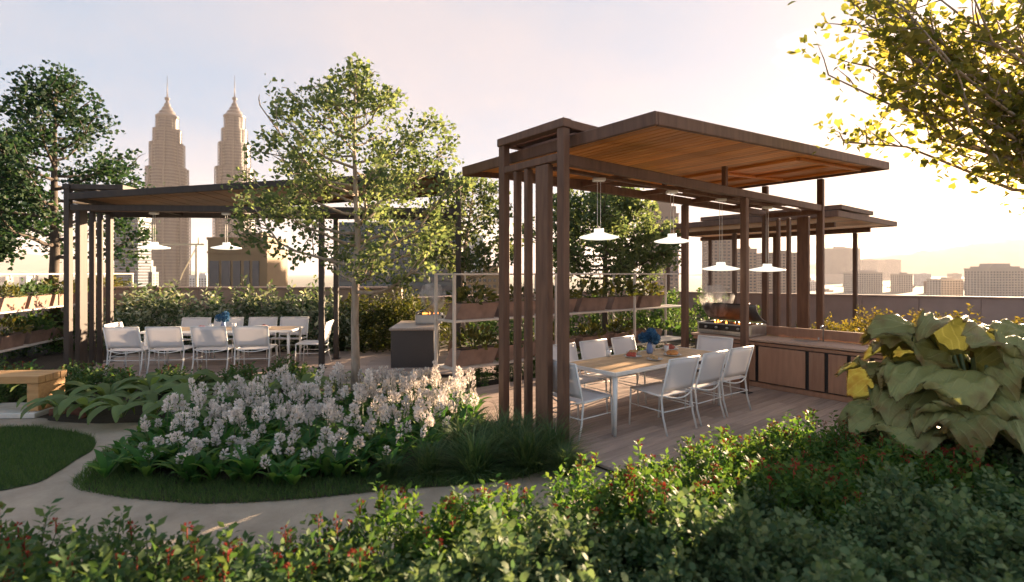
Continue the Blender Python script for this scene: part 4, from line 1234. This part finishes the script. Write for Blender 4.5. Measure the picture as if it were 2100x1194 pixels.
SH_GREY = [shrub_mesh('shrub', 1500, .30, .48, ROUND, .036, M['leaf_grey'], 70 + k, 0) for k in range(3)]
def add_shrub(variants, x, y, s, label, group, z=-.05, name='shrub', sz=None):
    me, bl = random.choice(variants)
    o = link_mesh(me, name, None, (x, y, z), (0, 0, random.uniform(0, 6.28)))
    o.scale = (s, s, (sz or s) * random.uniform(.9, 1.1)); tag(o, label, 'shrub', group)
    if bl:
        c = kind(link_mesh(bl, 'blossoms', o), 'stuff')
    return o
def scatter(poly, step, jit, seed):
    rr = np.random.default_rng(seed); P = np.array(poly); lo, hi = P.min(0), P.max(0)
    pts = []
    y = lo[1]; row = 0
    while y < hi[1]:
        x = lo[0] + (row % 2) * step / 2
        while x < hi[0]:
            pts.append((x + rr.normal(0, jit), y + rr.normal(0, jit))); x += step
        y += step * .87; row += 1
    pts = np.array(pts); return pts[inside(poly, pts)]
FS = [(-4.3, 3.02), (-3.0, 2.98), (-1.9, 3.02), (-0.9, 3.20), (-0.2, 3.48), (0.40, 3.84), (1.10, 4.28), (1.95, 4.68), (2.75, 5.1), (3.6, 5.1), (4.6, 4.9), (5.6, 4.9), (6.3, 3.6), (4.5, 1.75), (-3.6, 1.75)]
for x, y in scatter(FS, .33, .05, 2):
    if abs(x) > y * 1.06 + 1.3: continue
    s = random.uniform(.85, 1.2)
    bound = .95 + .62 * x                      # where the grey shrubs give way to flowering ones
    if x < -0.75 + .12 * sin(y * 9):
        add_shrub(SH_RED, x, y, s, 'dark green low shrub with small red blossoms in the front left of the bed', 'red-blossomed shrubs massed at the front left')
    elif y < 3.05 + .22 * x + .15 * sin(x * 5):
        add_shrub(SH_GREY, x, y, s * 1.05, 'grey-green round-leaved low shrub in the middle of the front bed', 'grey-green shrubs massed in the front bed')
    else:
        add_shrub(SH_BRIGHT, x, y, s, 'bright green low shrub with red blossoms between the deck and the grey-green shrubs', 'bright green shrubs massed by the deck')

# -- white flower spikes
def lily_leaves(seed, n=9, L=.42, W=.085):
    rr = np.random.default_rng(seed); mb = MB()
    for k in range(n):
        az = k * 2.4 + rr.uniform(-.3, .3); el = rr.uniform(.95, 1.5); l = L * rr.uniform(.7, 1.15)
        s = np.linspace(0, 1, 7)
        hx = np.cumsum(np.cos(el - .9 * s ** 1.5)) / 7 * l; hz = np.cumsum(np.sin(el - .9 * s ** 1.5)) / 7 * l
        c = np.stack([cos(az) * hx, sin(az) * hx, hz], 1)
        side = np.array([-sin(az), cos(az), 0])
        w = W * .5 * np.sin(pi * (s * .9 + .08)) ** .8
        G = np.array([c - side * w[:, None] + np.array([0, 0, 1]) * (w * .35)[:, None], c, c + side * w[:, None] + np.array([0, 0, 1]) * (w * .35)[:, None]])
        mb.grid(G)
    return mb
def spike_mesh(seed, h):
    rr = np.random.default_rng(seed); mb = MB()
    mb.tube([(0, 0, 0), (.01, .01, h * .5), (.015, 0, h)], [.006, .005, .004], 5, 1)
    n = 64; f = rr.uniform(0, 1, n); a = rr.uniform(0, 2 * pi, n)
    rad = .054 * np.sin(pi * (f * .80 + .14)) ** .8
    P = np.stack([.015 + np.cos(a) * rad * .5, np.sin(a) * rad * .5, h - .06 + f * (.10 + .02 * (seed % 4))], 1)
    D = np.stack([np.cos(a), np.sin(a), .55 + f], 1)
    X, Y, Z = leaf_axes(n, unit(D), .2, .2, rr)
    mb.inst(PETAL, P, X, Y, Z, .036 * rr.uniform(.8, 1.3, n), 0)
    return mb.mesh('flower_spike', [M['petal_white'], M['stem']], True)
LILY = [lily_leaves(80 + k, 9, .38).mesh('lily_leaves', M['leaf_flowerbed'], True) for k in range(4)]
SPIKE = [spike_mesh(90 + k, .36 + .04 * k) for k in range(4)]
FB = [(-3.75, 5.0), (-4.0, 6.0), (-4.15, 6.55), (-3.5, 7.1), (-2.7, 7.35), (-2.0, 7.9), (-1.1, 7.85), (-0.55, 7.25), (-0.35, 6.6), (-0.60, 6.0), (-0.85, 5.3), (-1.3, 4.88), (-2.0, 4.66), (-2.8, 4.66)]
cnt = 0
for x, y in scatter(FB, .205, .05, 5):
    if (x + 2.3) ** 2 + (y - 7.6) ** 2 < .02: continue
    o = link_mesh(random.choice(LILY), 'flower_plant', None, (x, y, -.05), (0, 0, random.uniform(0, 6.28)))
    s = random.uniform(.8, 1.1); o.scale = (s, s, s)
    tag(o, 'white spike-flowered plant with broad green leaves in the bed round the tree', 'flower', 'white flowers in the middle bed')
    front = y < 5.05 + random.uniform(-.1, .1)
    for k in range(2 if random.random() < .45 else 1):
        f = link_mesh(random.choice(SPIKE), 'flower_spike', o, (random.uniform(-.07, .07), random.uniform(-.07, .07), 0), (random.uniform(-.26, .26), random.uniform(-.26, .26), random.uniform(0, 6)))
        q_ = random.uniform(.75, 1.2); f.scale = (q_, q_, random.uniform(.78, 1.12) * (.72 if y < 5.3 else 1.0 if y < 6.3 else 1.16))
    cnt += 1
print('flower plants', cnt)
FE = [(-4.1, 4.85), (-4.25, 5.8), (-4.4, 6.25), (-4.1, 6.3), (-3.6, 5.3), (-2.8, 4.76), (-2.0, 4.72), (-1.3, 4.95), (-0.85, 5.4), (-0.75, 5.25), (-1.2, 4.8), (-1.9, 4.66), (-2.8, 4.66), (-3.5, 4.78)]
for x, y in scatter(FE, .22, .05, 6):
    o = link_mesh(random.choice(LILY), 'leafy_plant', None, (x, y, -.05), (0, 0, random.uniform(0, 6.28)))
    s = random.uniform(.55, .85); o.scale = (s, s, s)
    tag(o, 'leafy plant without blossom along the front edge of the white flower bed', 'plant', 'green edging plants of the flower bed')

# -- broad-leaved plants with arching leaves, each leaf a piece
def arch_leaf(seed, L, W):
    rr = np.random.default_rng(seed); s = np.linspace(0, 1, 10)
    ang = 1.45 - 2.55 * s ** 1.35
    hx = np.cumsum(np.cos(ang)) / 10 * L; hz = np.cumsum(np.sin(ang)) / 10 * L
    w = W * .5 * np.clip(np.sin(pi * np.clip((s - .12) / .9, 0, 1)), .04, 1) ** .75
    rows = []
    for u in (-1, -.5, 0, .5, 1):
        rows.append(np.stack([hx, u * w, hz - .25 * w * (abs(u) - .5) + .008 * np.sin(12 * s + 3 * abs(u))], 1))
    mb = MB(); mb.grid(np.array(rows)); return mb.mesh('leaf', M['leaf_hosta'], True)
HL = [arch_leaf(k, .72 + .06 * k, .135 + .012 * k) for k in range(4)]
names_h = [(-6.0, 6.98), (-5.55, 6.86), (-5.08, 6.82), (-4.68, 6.85), (-4.3, 6.85), (-5.8, 7.5), (-5.2, 7.55), (-4.65, 7.6), (-4.1, 7.55), (-3.55, 7.45), (-3.75, 8.0), (-3.2, 8.0), (-4.4, 8.1), (-2.75, 8.2), (-5.0, 8.1), (-5.6, 8.1), (-6.6, 7.5), (-3.95, 6.55)]
for i, (x, y) in enumerate(names_h):
    t = thing('broad_leaf_plant', 'broad-leaved plant with pale arching leaves between the bench and the white flowers', 'plant', (x, y - .09, -.05), random.uniform(0, 6), 'broad-leaved plants in the left bed')
    for k in range(10):
        o = link_mesh(random.choice(HL), 'leaf', t, (0, 0, 0), (0, random.uniform(-.12, .28), k * 2.4 + random.uniform(-.3, .3)))
        s = random.uniform(.7, 1.05); o.scale = (s, s, s)

# -- red-tipped low shrubs along the front of the left deck
SH_TIP = [shrub_mesh('shrub', 620, .36, .50, LEAF4, .085, M['leaf_shrub'], 100 + k, 4) for k in range(2)]
for i in range(17):
    x = -9.2 + i * .38 + random.uniform(-.1, .1); y = 8.55 + random.uniform(-.3, .2)
    if x > -3.2: continue
    add_shrub(SH_TIP, x, y, random.uniform(.7, .95), 'low shrub with reddish tips in the strip before the left deck', 'reddish-tipped shrubs before the left deck')
for i in range(6):
    add_shrub(SH_TIP, -8.8 + i * .42, 7.85 + random.uniform(-.2, .2), random.uniform(.6, .85), 'low shrub with reddish tips behind the bench', 'reddish-tipped shrubs behind the bench')

# -- fine grass tufts at the foot of the slatted screen
def tuft_mesh(seed, n, L):
    rr = np.random.default_rng(seed); mb = MB()
    a = rr.uniform(0, 2 * pi, n); el = rr.uniform(.15, 1.45, n); l = L * rr.uniform(.6, 1.1, n)
    b = np.stack([rr.normal(0, .035, n), rr.normal(0, .035, n), np.zeros(n)], 1)
    dr = np.stack([np.cos(a), np.sin(a), np.zeros(n)], 1); sd = np.stack([-np.sin(a), np.cos(a), np.zeros(n)], 1)
    p1 = b + dr * (np.cos(el) * l * .5)[:, None]; p1[:, 2] += np.sin(el) * l * .55
    p2 = b + dr * (np.cos(el * .75) * l * .95)[:, None]; p2[:, 2] += np.sin(el) * l * .78
    w = .0052
    V = np.stack([b - sd * w, b + sd * w, p1 - sd * w * .8, p1 + sd * w * .8, p2], 1).reshape(-1, 3)
    o = np.arange(n)[:, None] * 5
    n0 = mb.n
    mb.add(V, np.concatenate([o + np.array([[0, 1, 3, 2]])]))
    mb.f.append((o + np.array([[2, 3, 4]]) + n0, 0))
    return mb.mesh('grass_tuft', M['grass_tuft'], True)
TUFT = [tuft_mesh(110 + k, 420, .60) for k in range(3)]
for x, y, s in ((.16, 5.10, 1.1), (-.36, 5.05, 1.05), (-.80, 4.98, .8), (.42, 5.45, 1.0), (-.10, 5.50, 1.1), (-.55, 5.5, .95), (-1.15, 4.86, .55), (.10, 5.85, .9), (.52, 5.02, .7), (-.35, 5.9, .8)):
    o = link_mesh(random.choice(TUFT), 'grass_tuft', None, (x, y, -.05), (0, 0, random.uniform(0, 6))); o.scale = (s, s, s)
    tag(o, 'dark fine-bladed grass tuft at the foot of the slatted screen', 'grass tuft', 'grass tufts by the slatted screen')

# -- hedge of white-flecked shrubs behind the left table; darker bushes to its right
SH_WHITE = [shrub_mesh('shrub', 1300, .80, 1.45, LEAF4, .13, M['leaf_white'], 120 + k, 0) for k in range(2)]
SH_DARK = [shrub_mesh('shrub', 1500, .80, 1.40, LEAF4, .11, M['leaf_olive_dark'], 130 + k, 0) for k in range(2)]
SH_GREEN = [shrub_mesh('shrub', 1200, .80, 1.40, LEAF4, .12, M['leaf_shrub'], 140 + k, 0) for k in range(2)]
for i in range(7):
    add_shrub(SH_WHITE, -9.4 + i * .85 + random.uniform(-.1, .1), 13.1 + random.uniform(-.2, .2), random.uniform(1.0, 1.16), 'tall shrub with white-flecked leaves in the hedge behind the left table', 'white-flecked hedge shrubs', name='hedge_shrub')
for i, (x, y, s) in enumerate(((-4.0, 13.3, 1.0), (-3.3, 12.9, 1.0), (-2.6, 12.9, .95), (-3.0, 13.8, 1.05), (-2.0, 13.5, .95))):
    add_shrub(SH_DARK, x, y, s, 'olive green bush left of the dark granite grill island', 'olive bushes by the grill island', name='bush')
for i, (x, y, s) in enumerate(((-.5, 12.6, .9), (.7, 13.4, .95), (2.0, 14.2, .95), (3.4, 15.2, 1.0), (4.8, 16.2, 1.0), (5.6, 14.6, 1.0), (6.4, 13.9, .8))):
    add_shrub(SH_GREEN, x, y, s, 'green bush standing behind the right planter shelf', 'green bushes behind the right shelf', name='bush')
for i in range(9):
    add_shrub(SH_TIP, -0.6 + i * .62 * .78, 8.75 + i * .62 * .62 + .15, random.uniform(.6, .8), 'low leafy shrub growing under the right planter shelf', 'shrubs under the right shelf')
for i in range(8):
    add_shrub(SH_GREEN, -12.4 + i * .35, 9.0 + i * 1.0, .75, 'green bush behind the left planter shelf', 'green bushes behind the left shelf', name='bush')

# -- behind the kitchen counter
def spiky_mesh(seed, n, L, W, m):
    rr = np.random.default_rng(seed); mb = MB()
    for k in range(n):
        az = k * 2.4 + rr.uniform(-.2, .2); el = rr.uniform(.35, 1.35); l = L * rr.uniform(.7, 1.1)
        s = np.linspace(0, 1, 5); hx = l * s * np.cos(el - .4 * s); hz = l * s * np.sin(el - .4 * s)
        c = np.stack([cos(az) * hx, sin(az) * hx, hz], 1); side = np.array([-sin(az), cos(az), 0]); w = W * (1 - s) ** .7 * .5 + .001
        mb.grid(np.array([c - side * w[:, None], c - np.array([0, 0, .3]) * w[:, None], c + side * w[:, None]]))
    return mb.mesh('spiky_leaves', m, True)
SPK = [spiky_mesh(150 + k, 34, .75, .045, M['leaf_olive']) for k in range(2)]
for i, (r, l, s) in enumerate(((5.65, 1.2, 1.1), (5.8, .5, 1.0), (5.7, -.1, 1.15), (5.75, -.7, 1.0), (5.7, -1.3, 1.1), (6.3, .9, 1.2), (6.35, .1, 1.2), (6.4, -.6, 1.1), (5.75, -1.9, 1.0))):
    x, y, _ = PL(r, l); o = link_mesh(random.choice(SPK), 'spiky_plant', None, (x, y, .25), (0, 0, random.uniform(0, 6))); o.scale = (s, s, s)
    tag(o, 'spiky-leaved plant growing behind the brown kitchen counter', 'plant', 'spiky plants behind the kitchen counter')
bedbox = MB(); cxx, cyy, _ = PL(0, 0)
for (r0, r1, l0, l1) in ((5.32, 6.85, -3.2, 2.2),):
    q = [PL(r0, l0)[:2], PL(r1, l0)[:2], PL(r1, l1)[:2], PL(r0, l1)[:2]]; bedbox.prism(q, -.05, .26)
kind(bedbox.build('raised_planting_bed', M['soil']), 'structure')
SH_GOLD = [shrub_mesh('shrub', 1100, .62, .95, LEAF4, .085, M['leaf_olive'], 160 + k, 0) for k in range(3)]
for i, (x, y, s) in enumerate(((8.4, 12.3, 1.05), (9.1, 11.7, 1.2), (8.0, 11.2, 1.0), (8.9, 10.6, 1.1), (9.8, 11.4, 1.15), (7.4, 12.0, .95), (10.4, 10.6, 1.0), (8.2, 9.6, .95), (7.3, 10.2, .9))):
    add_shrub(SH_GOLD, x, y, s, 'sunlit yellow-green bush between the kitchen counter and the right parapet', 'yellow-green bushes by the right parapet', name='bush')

# -- the giant-leaved plant at the right, each leaf a piece with bristles along its rim
def giant_leaf(seed, L, W):
    rr = np.random.default_rng(seed)
    nu, nv = 41, 19
    u = np.linspace(-1, 1, nu); v = np.linspace(0, 1, nv)
    G = np.zeros((nu, nv, 3)); ph = rr.uniform(0, 6)
    for i, a in enumerate(u):
        for j, b in enumerate(v):
            w = W * .5 * sin(pi * (b * .80 + .11)) ** .5
            fan = 1 - .30 * abs(a) ** 2.0 * b                     # veins fan out from the stalk
            x = a * w
            y = L * b * fan - .10 * L * abs(a) * (1 - b)
            t_ = (a * 3.6 + 10.25) % 1.0; vein = .050 * (abs(2 * t_ - 1) - .5) * b ** .5 * (1 - .3 * b)
            ruff = .012 * sin(23 * b + 9 * a + ph) + .11 * abs(a) ** 2 * sin(7.5 * b + ph + 2.2 * (a > 0)) + .10 * b ** 3 * sin(5.5 * a + ph)
            z = .26 * L * sin(pi * b * .55) - .38 * L * b ** 2.6 - .16 * W * a * a * (1 - .3 * b) + vein + ruff
            z += .022 * sin(17 * a + 3 * ph + 6 * b) * sin(13 * b + ph) * (.3 + abs(a)) + .014 * sin(31 * a * b + 5 * ph)
            G[i, j] = (x, y, z)
    mb = MB(); mb.grid(G)
    lf = mb.mesh('leaf', M['leaf_big'], True)
    uvl = lf.uv_layers.new(name='leaf_uv')
    li = np.zeros(len(lf.loops), np.int32); lf.loops.foreach_get('vertex_index', li)
    UV = np.stack([(li // nv) / (nu - 1), (li % nv) / (nv - 1)], 1).astype(np.float32)
    uvl.data.foreach_set('uv', UV.reshape(-1))
    br = MB()
    mid = G[nu // 2]; br.tube(mid - np.array([0, 0, .012]), np.linspace(.017, .004, nv), 6)
    rim = np.concatenate([G[0, 2:], G[:, -1], G[-1, ::-1][:-2]]); out = unit(rim - G[nu // 2, nv // 2])
    k = len(rim); tt = np.linspace(0, k - 1.01, k * 4); i0 = tt.astype(int); f = (tt - i0)[:, None]
    Pp = rim[i0] * (1 - f) + rim[np.minimum(i0 + 1, k - 1)] * f; Dd = unit(out[i0] + rr.normal(0, .25, (len(tt), 3)))
    X = unit(np.cross(Dd, rr.normal(0, 1, Dd.shape))) * .18; Z = np.cross(X, Dd)
    br.inst(BLADE, Pp, X, Dd, Z, .030)
    return lf, br.mesh('bristles', M['hair'], True)
GL_ = [giant_leaf(170 + k, .62 + .04 * k, .84 + .05 * k) for k in range(5)]
gp = thing('giant_leaf_plant', 'giant ruffle-leaved plant at the right edge, taller than the shrubs before it', 'plant', (4.45, 4.85, -.05), 0)
for k in range(38):
    az = k * 2.399 + random.uniform(-.25, .25)
    f = k / 37
    lf, bs_ = random.choice(GL_)
    rb = .62 * (1 - .62 * f); zb = .42 + .86 * f ** .9
    base = Vector((cos(az) * rb, sin(az) * rb, zb))
    o = link_mesh(lf, 'leaf', gp, base, (radians(-6 + 30 * f) + random.uniform(-.42, .42), random.uniform(-.55, .55), az - pi / 2))
    s = random.uniform(.78, 1.08) * (1 - .10 * f); o.scale = (s, s, s)
    kind(link_mesh(bs_, 'bristles', o), 'stuff')
    mb = MB(); mb.tube([(0, 0, 0), (base.x * .45, base.y * .45, zb * .55), tuple(base)], [.028, .022, .017], 7); mb.build('leaf_stalk', M['stem'], gp, True)

# ================================================================== CITY
def star(R, n=48):
    a = np.arange(n) * 2 * pi / n + pi / 8
    r = R * (.885 + .115 * np.abs(np.cos(4 * a)) ** .8)
    return np.stack([r * np.cos(a), r * np.sin(a)], 1)
def twin(label, X, Y):
    k = Y / 1060.0
    t = thing('skyscraper', label, 'skyscraper', (X, Y, -35), 0, 'twin towers')
    glass, ledge, rib = MB(), MB(), MB()
    tiers = [(-35 - 1.9, 176 * k, 41), (176 * k, 214 * k, 38), (214 * k, 264 * k, 31.5), (264 * k, 293 * k, 25.5), (293 * k, 316 * k, 20.5)]
    n = 48
    i0 = np.arange(n); i1 = (i0 + 1) % n
    for z0, z1, hw in tiers:
        R = hw * 1.02; fh = 6.6
        nf = max(1, round((z1 - z0) / fh)); h = (z1 - z0) / nf
        s_in, s_out = star(R * .955), star(R)
        A0 = np.concatenate([s_in, np.full((n, 1), z0)], 1); A1 = np.concatenate([s_in, np.full((n, 1), z1)], 1)
        glass.add(np.concatenate([A0, A1]), np.stack([i0, i1, n + i1, n + i0], 1))
        for f in range(nf):
            za = z0 + f * h; zb = za + h * .36
            V = np.concatenate([np.concatenate([s, np.full((n, 1), z)], 1) for s, z in ((s_in * .99, za), (s_out, za), (s_out, zb), (s_in * .99, zb))])
            F = np.concatenate([np.stack([j * n + i0, j * n + i1, (j + 1) * n + i1, (j + 1) * n + i0], 1) for j in range(3)])
            ledge.add(V, F)
        V = np.concatenate([np.concatenate([s, np.full((n, 1), z)], 1) for s, z in ((s_out * 1.005, z1 - 3), (s_out * 1.02, z1), (s_in * .3, z1 + 1.2))])
        ledge.add(V, np.concatenate([np.stack([j * n + i0, j * n + i1, (j + 1) * n + i1, (j + 1) * n + i0], 1) for j in range(2)]))
        for q in range(16):
            a = q * 2 * pi / 16 + pi / 8
            rr_ = R * (1.0 if q % 2 == 0 else .895)
            rib.box((cos(a) * rr_, sin(a) * rr_, (z0 + z1) / 2), (R * .045, R * .06, z1 - z0 - .5), 0, a)
    for o in (glass.build('window_wall', M['tower_glass'], t), ledge.build('floor_ledges', M['tower_steel'], t), rib.build('column_ribs', M['tower_rib'], t)):
        o.location = (0, 0, 36.9 + 0)
    ledge_o = kind([c for c in t.children if c.name.startswith('floor_ledges')][0], 'stuff')
    cr = MB()
    b = 36.9
    prof = [(20.5, 316), (21.5, 318), (21.5, 321), (15.5, 325), (14.5, 330), (10.5, 333), (9.5, 338), (6.5, 341), (5.8, 346), (3.2, 349), (2.2, 355)]
    cr.lathe([(r * k / 1.03, z * k + b) for r, z in prof], 32)
    cr.build('crown_spire', M['tower_rib'], t, False)
    cr = MB(); cr.lathe([(.2, 352 * k + b), (4.4, 354.5 * k + b), (5.2, 357 * k + b), (4.4, 359.5 * k + b), (.2, 362 * k + b)], 16); cr.build('ring_ball', M['tower_steel'], t, True)
    cr = MB(); cr.tube([(0, 0, 355 * k + b), (0, 0, 380 * k + b), (0, 0, 405 * k + b)], [1.5, .8, .3], 8); cr.build('mast', M['tower_steel'], t, True)
    return t
twin('left and taller-looking one of the twin stepped skyscrapers with spires', (343 - 1050) / 1060 * 1091, 1091)
twin('right one of the twin stepped skyscrapers with spires, by the garden tree', (481 - 1050) / 1060 * 1148, 1148)

def block(name, label, px0, px1, py, d, wm, depth=None, fh=3.6, nb=None, cat='building', group=None, crown=None, top=None, rot=0.0, bands=False):
    X0 = (px0 - 1050) / 1060 * d; X1 = (px1 - 1050) / 1060 * d
    w = X1 - X0; h = (EYE + (560 - py) / 1060 * d) + 35
    D = depth or w * .8
    t = thing(name, label, cat, ((X0 + X1) / 2, d + D / 2, -35), rot, group)
    mb = MB(); mb.box((0, 0, h / 2), (w, D, h)); mb.build('wall', wm, t)
    mb = MB(); mb.box((0, 0, h + .6), (w * 1.03, D * 1.03, 1.2)); mb.box((w * .12, 0, h + 2.4), (w * .35, D * .4, 3.0)); mb.build('roof', wm, t)
    nf = max(1, int(h / fh)); nb = nb or max(2, int(w / 4.2))
    ws, wd = w / nb, fh
    win = MB(); count = 0
    f0 = max(0, nf - 26)
    for f in range(f0, nf):
        z = (f + .55) * fh
        if bands:
            win.box((0, -D / 2 - .10, z), (w * .97, .5, fh * .55)); win.box((w / 2 + .10, 0, z), (.5, D * .95, fh * .55)); win.box((-w / 2 - .10, 0, z), (.5, D * .95, fh * .55))
            continue
        for b in range(nb):
            win.box((-w / 2 + (b + .5) * ws, -D / 2 - .05, z), (ws * .55, .3, fh * .52))
        for b in range(max(2, int(D / 5))):
            yy = -D / 2 + (b + .5) * D / max(2, int(D / 5))
            for s in (-1, 1):
                win.box((s * (w / 2 + .05), yy, z), (.3, 2.2, fh * .52))
    o = win.build('windows', M['pane'], t); kind(o, 'stuff')
    if crown:
        mb = MB()
        for k_, (sw, hh) in enumerate(crown):
            zz = h + sum(c[1] for c in crown[:k_]); mb.box((0, 0, zz + hh / 2 + .02 * k_), (w * sw, D * sw, hh))
        mb.build('stepped_top', wm, t)
    return t
block('office_tower', 'dark blue glass tower with horizontal bands just right of the slats', 234, 283, 446, 620, M['wall_blue'], bands=True)
block('apartment_block', 'small stepped dark building between the blue tower and the left skyscraper', 288, 312, 560, 640, M['wall_teal'], crown=[(.7, 8), (.4, 8)])
gold = block('office_block', 'gold-brown building with tall dark openings below the right skyscraper', 426, 548, 492, 240, M['wall_gold'], depth=22, fh=300, nb=3)
for c in [c for c in gold.children if c.name.startswith('windows')]: bpy.data.objects.remove(c)
for k, (x, w) in enumerate(((-10.6, 4.2), (-5.2, 4.0), (-.2, 3.4), (4.4, 2.6), (8.6, 3.0))):
    mb = MB(); mb.box((0, 0, 0), (w, .5, 40)); o = mb.build('opening', M['pane'], gold); o.location = (x, -11.2, 22.5)
mb = MB(); mb.box((0, -11.3, 46.5), (27.8, .9, .8)); mb.build('cornice', M['wall_gold'], gold)
block('apartment_block', 'pale slab block beside the crane, between the skyscrapers', 388, 424, 566, 800, M['wall_pale'])
block('office_block', 'dark teal flat-roofed block behind the garden tree, under the left pergola beam', 690, 938, 462, 210, M['wall_teal'], depth=25, bands=True)
block('apartment_block', 'low yellow building with a grid of windows left of the slatted screen', 948, 1040, 566, 190, M['wall_gold'], depth=16, fh=2.2, nb=9)
block('hotel_block', 'cream building with a flat ochre roof between the left pergola post and the slatted screen', 952, 992, 486, 380, M['wall_pale'], depth=14)
block('apartment_tower', 'brown tower with stepped rounded top seen past the trees under the pergola', 1332, 1392, 440, 480, M['wall_brown'], crown=[(.86, 8), (.6, 5)])
block('apartment_tower', 'brown-grey tower seen through the pergola above the grill', 1455, 1508, 484, 560, M['wall_brown'])
block('apartment_tower', 'shorter brown block right of the tower above the grill', 1511, 1552, 512, 600, M['wall_brown'])
block('apartment_tower', 'brown block seen between the end slats of the large pergola', 1575, 1640, 520, 650, M['wall_brown'])
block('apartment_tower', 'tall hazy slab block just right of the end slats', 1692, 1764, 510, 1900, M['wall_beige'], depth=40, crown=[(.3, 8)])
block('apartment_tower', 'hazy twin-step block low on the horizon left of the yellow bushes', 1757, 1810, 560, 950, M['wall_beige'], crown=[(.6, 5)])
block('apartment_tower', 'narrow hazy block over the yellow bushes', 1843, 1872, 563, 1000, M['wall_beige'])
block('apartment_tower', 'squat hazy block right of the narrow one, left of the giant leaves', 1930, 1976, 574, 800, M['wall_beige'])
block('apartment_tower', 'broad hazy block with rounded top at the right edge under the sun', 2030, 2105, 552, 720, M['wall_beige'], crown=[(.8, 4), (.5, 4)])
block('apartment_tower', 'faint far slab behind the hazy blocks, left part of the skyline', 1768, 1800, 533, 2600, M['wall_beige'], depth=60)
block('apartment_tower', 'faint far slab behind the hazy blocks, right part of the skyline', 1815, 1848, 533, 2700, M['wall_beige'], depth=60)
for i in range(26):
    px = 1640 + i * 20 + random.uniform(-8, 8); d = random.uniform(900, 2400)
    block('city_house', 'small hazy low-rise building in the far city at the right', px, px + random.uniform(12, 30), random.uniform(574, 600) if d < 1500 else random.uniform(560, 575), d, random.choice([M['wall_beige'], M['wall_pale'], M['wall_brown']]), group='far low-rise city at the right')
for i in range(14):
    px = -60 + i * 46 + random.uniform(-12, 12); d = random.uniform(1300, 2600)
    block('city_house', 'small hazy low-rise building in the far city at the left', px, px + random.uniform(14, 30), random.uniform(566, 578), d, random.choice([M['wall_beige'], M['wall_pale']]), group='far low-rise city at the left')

cr_ = thing('tower_crane', 'thin construction crane between the twin skyscrapers', 'crane', (-205 * 1.0 - 100, 500, -35), 0)
mb = MB(); mb.box((0, 0, 32), (2.0, 2.0, 64)); mb.build('mast', M['crane'], cr_)
mb = MB(); mb.box((-14, 0, 64.5), (44, 1.6, 1.6)); mb.box((2, 0, 68), (1.2, 1.2, 6)); mb.build('jib', M['crane'], cr_)
mb = MB(); mb.tube([(2, 0, 66), (-14, 0, 36), (-16, 0, 30)], .5, 5); mb.build('strut', M['crane'], cr_)

# ================================================================== HAZE
hz = MB(); hz.box((0, 2750, 222), (18400, 12400, 518))
hm = bpy.data.materials.new('evening_haze'); hm.use_nodes = True
nt = hm.node_tree; nt.nodes.clear()
ho = nt.nodes.new('ShaderNodeOutputMaterial'); hv = nt.nodes.new('ShaderNodeVolumePrincipled')
hv.inputs['Density'].default_value = 0.00008
hv.inputs['Color'].default_value = (.95, .86, .84, 1)
hv.inputs['Anisotropy'].default_value = 0.1
nt.links.new(hv.outputs[0], ho.inputs['Volume'])
HAZE = True
if HAZE:
    kind(hz.build('haze', hm), 'stuff')

# ================================================================== LABELS BY PLACE
def number_group(group, text):
    """Alike plants in a row: told apart by their place, counted from the photo's left."""
    L = [o for o in col.objects if o.parent is None and o.get('group') == group]
    L.sort(key=lambda o: o.location.x / max(.5, o.location.y))
    for k, o in enumerate(L):
        o['label'] = (f'{ORD[k]} ' + ('from the left ' if k else '')) + text
number_group('white-flecked hedge shrubs', 'white-flecked tall shrub behind the left table')
number_group('olive bushes by the grill island', 'olive bush beside the granite grill island')
number_group('green bushes behind the right shelf', 'green bush behind the right planter shelf')
number_group('green bushes behind the left shelf', 'green bush behind the left planter shelf')
number_group('shrubs under the right shelf', 'low shrub under the right planter shelf')
number_group('spiky plants behind the kitchen counter', 'spiky plant behind the kitchen counter')
number_group('yellow-green bushes by the right parapet', 'yellow-green bush by the right parapet')
number_group('broad-leaved plants in the left bed', 'broad-leaved plant in the left bed')
number_group('reddish-tipped shrubs before the left deck', 'reddish-tipped shrub before the left deck')
number_group('reddish-tipped shrubs behind the bench', 'reddish-tipped shrub behind the bench')
number_group('grass tufts by the slatted screen', 'dark fine grass tuft below the slatted screen')
ORD += [f'{a}-{b}' for a in ('twenty',) for b in ('first', 'second', 'third', 'fourth', 'fifth', 'sixth', 'seventh', 'eighth')]
number_group('far low-rise city at the right', 'small hazy low-rise building in the right skyline')
number_group('far low-rise city at the left', 'small hazy low-rise building in the left skyline')
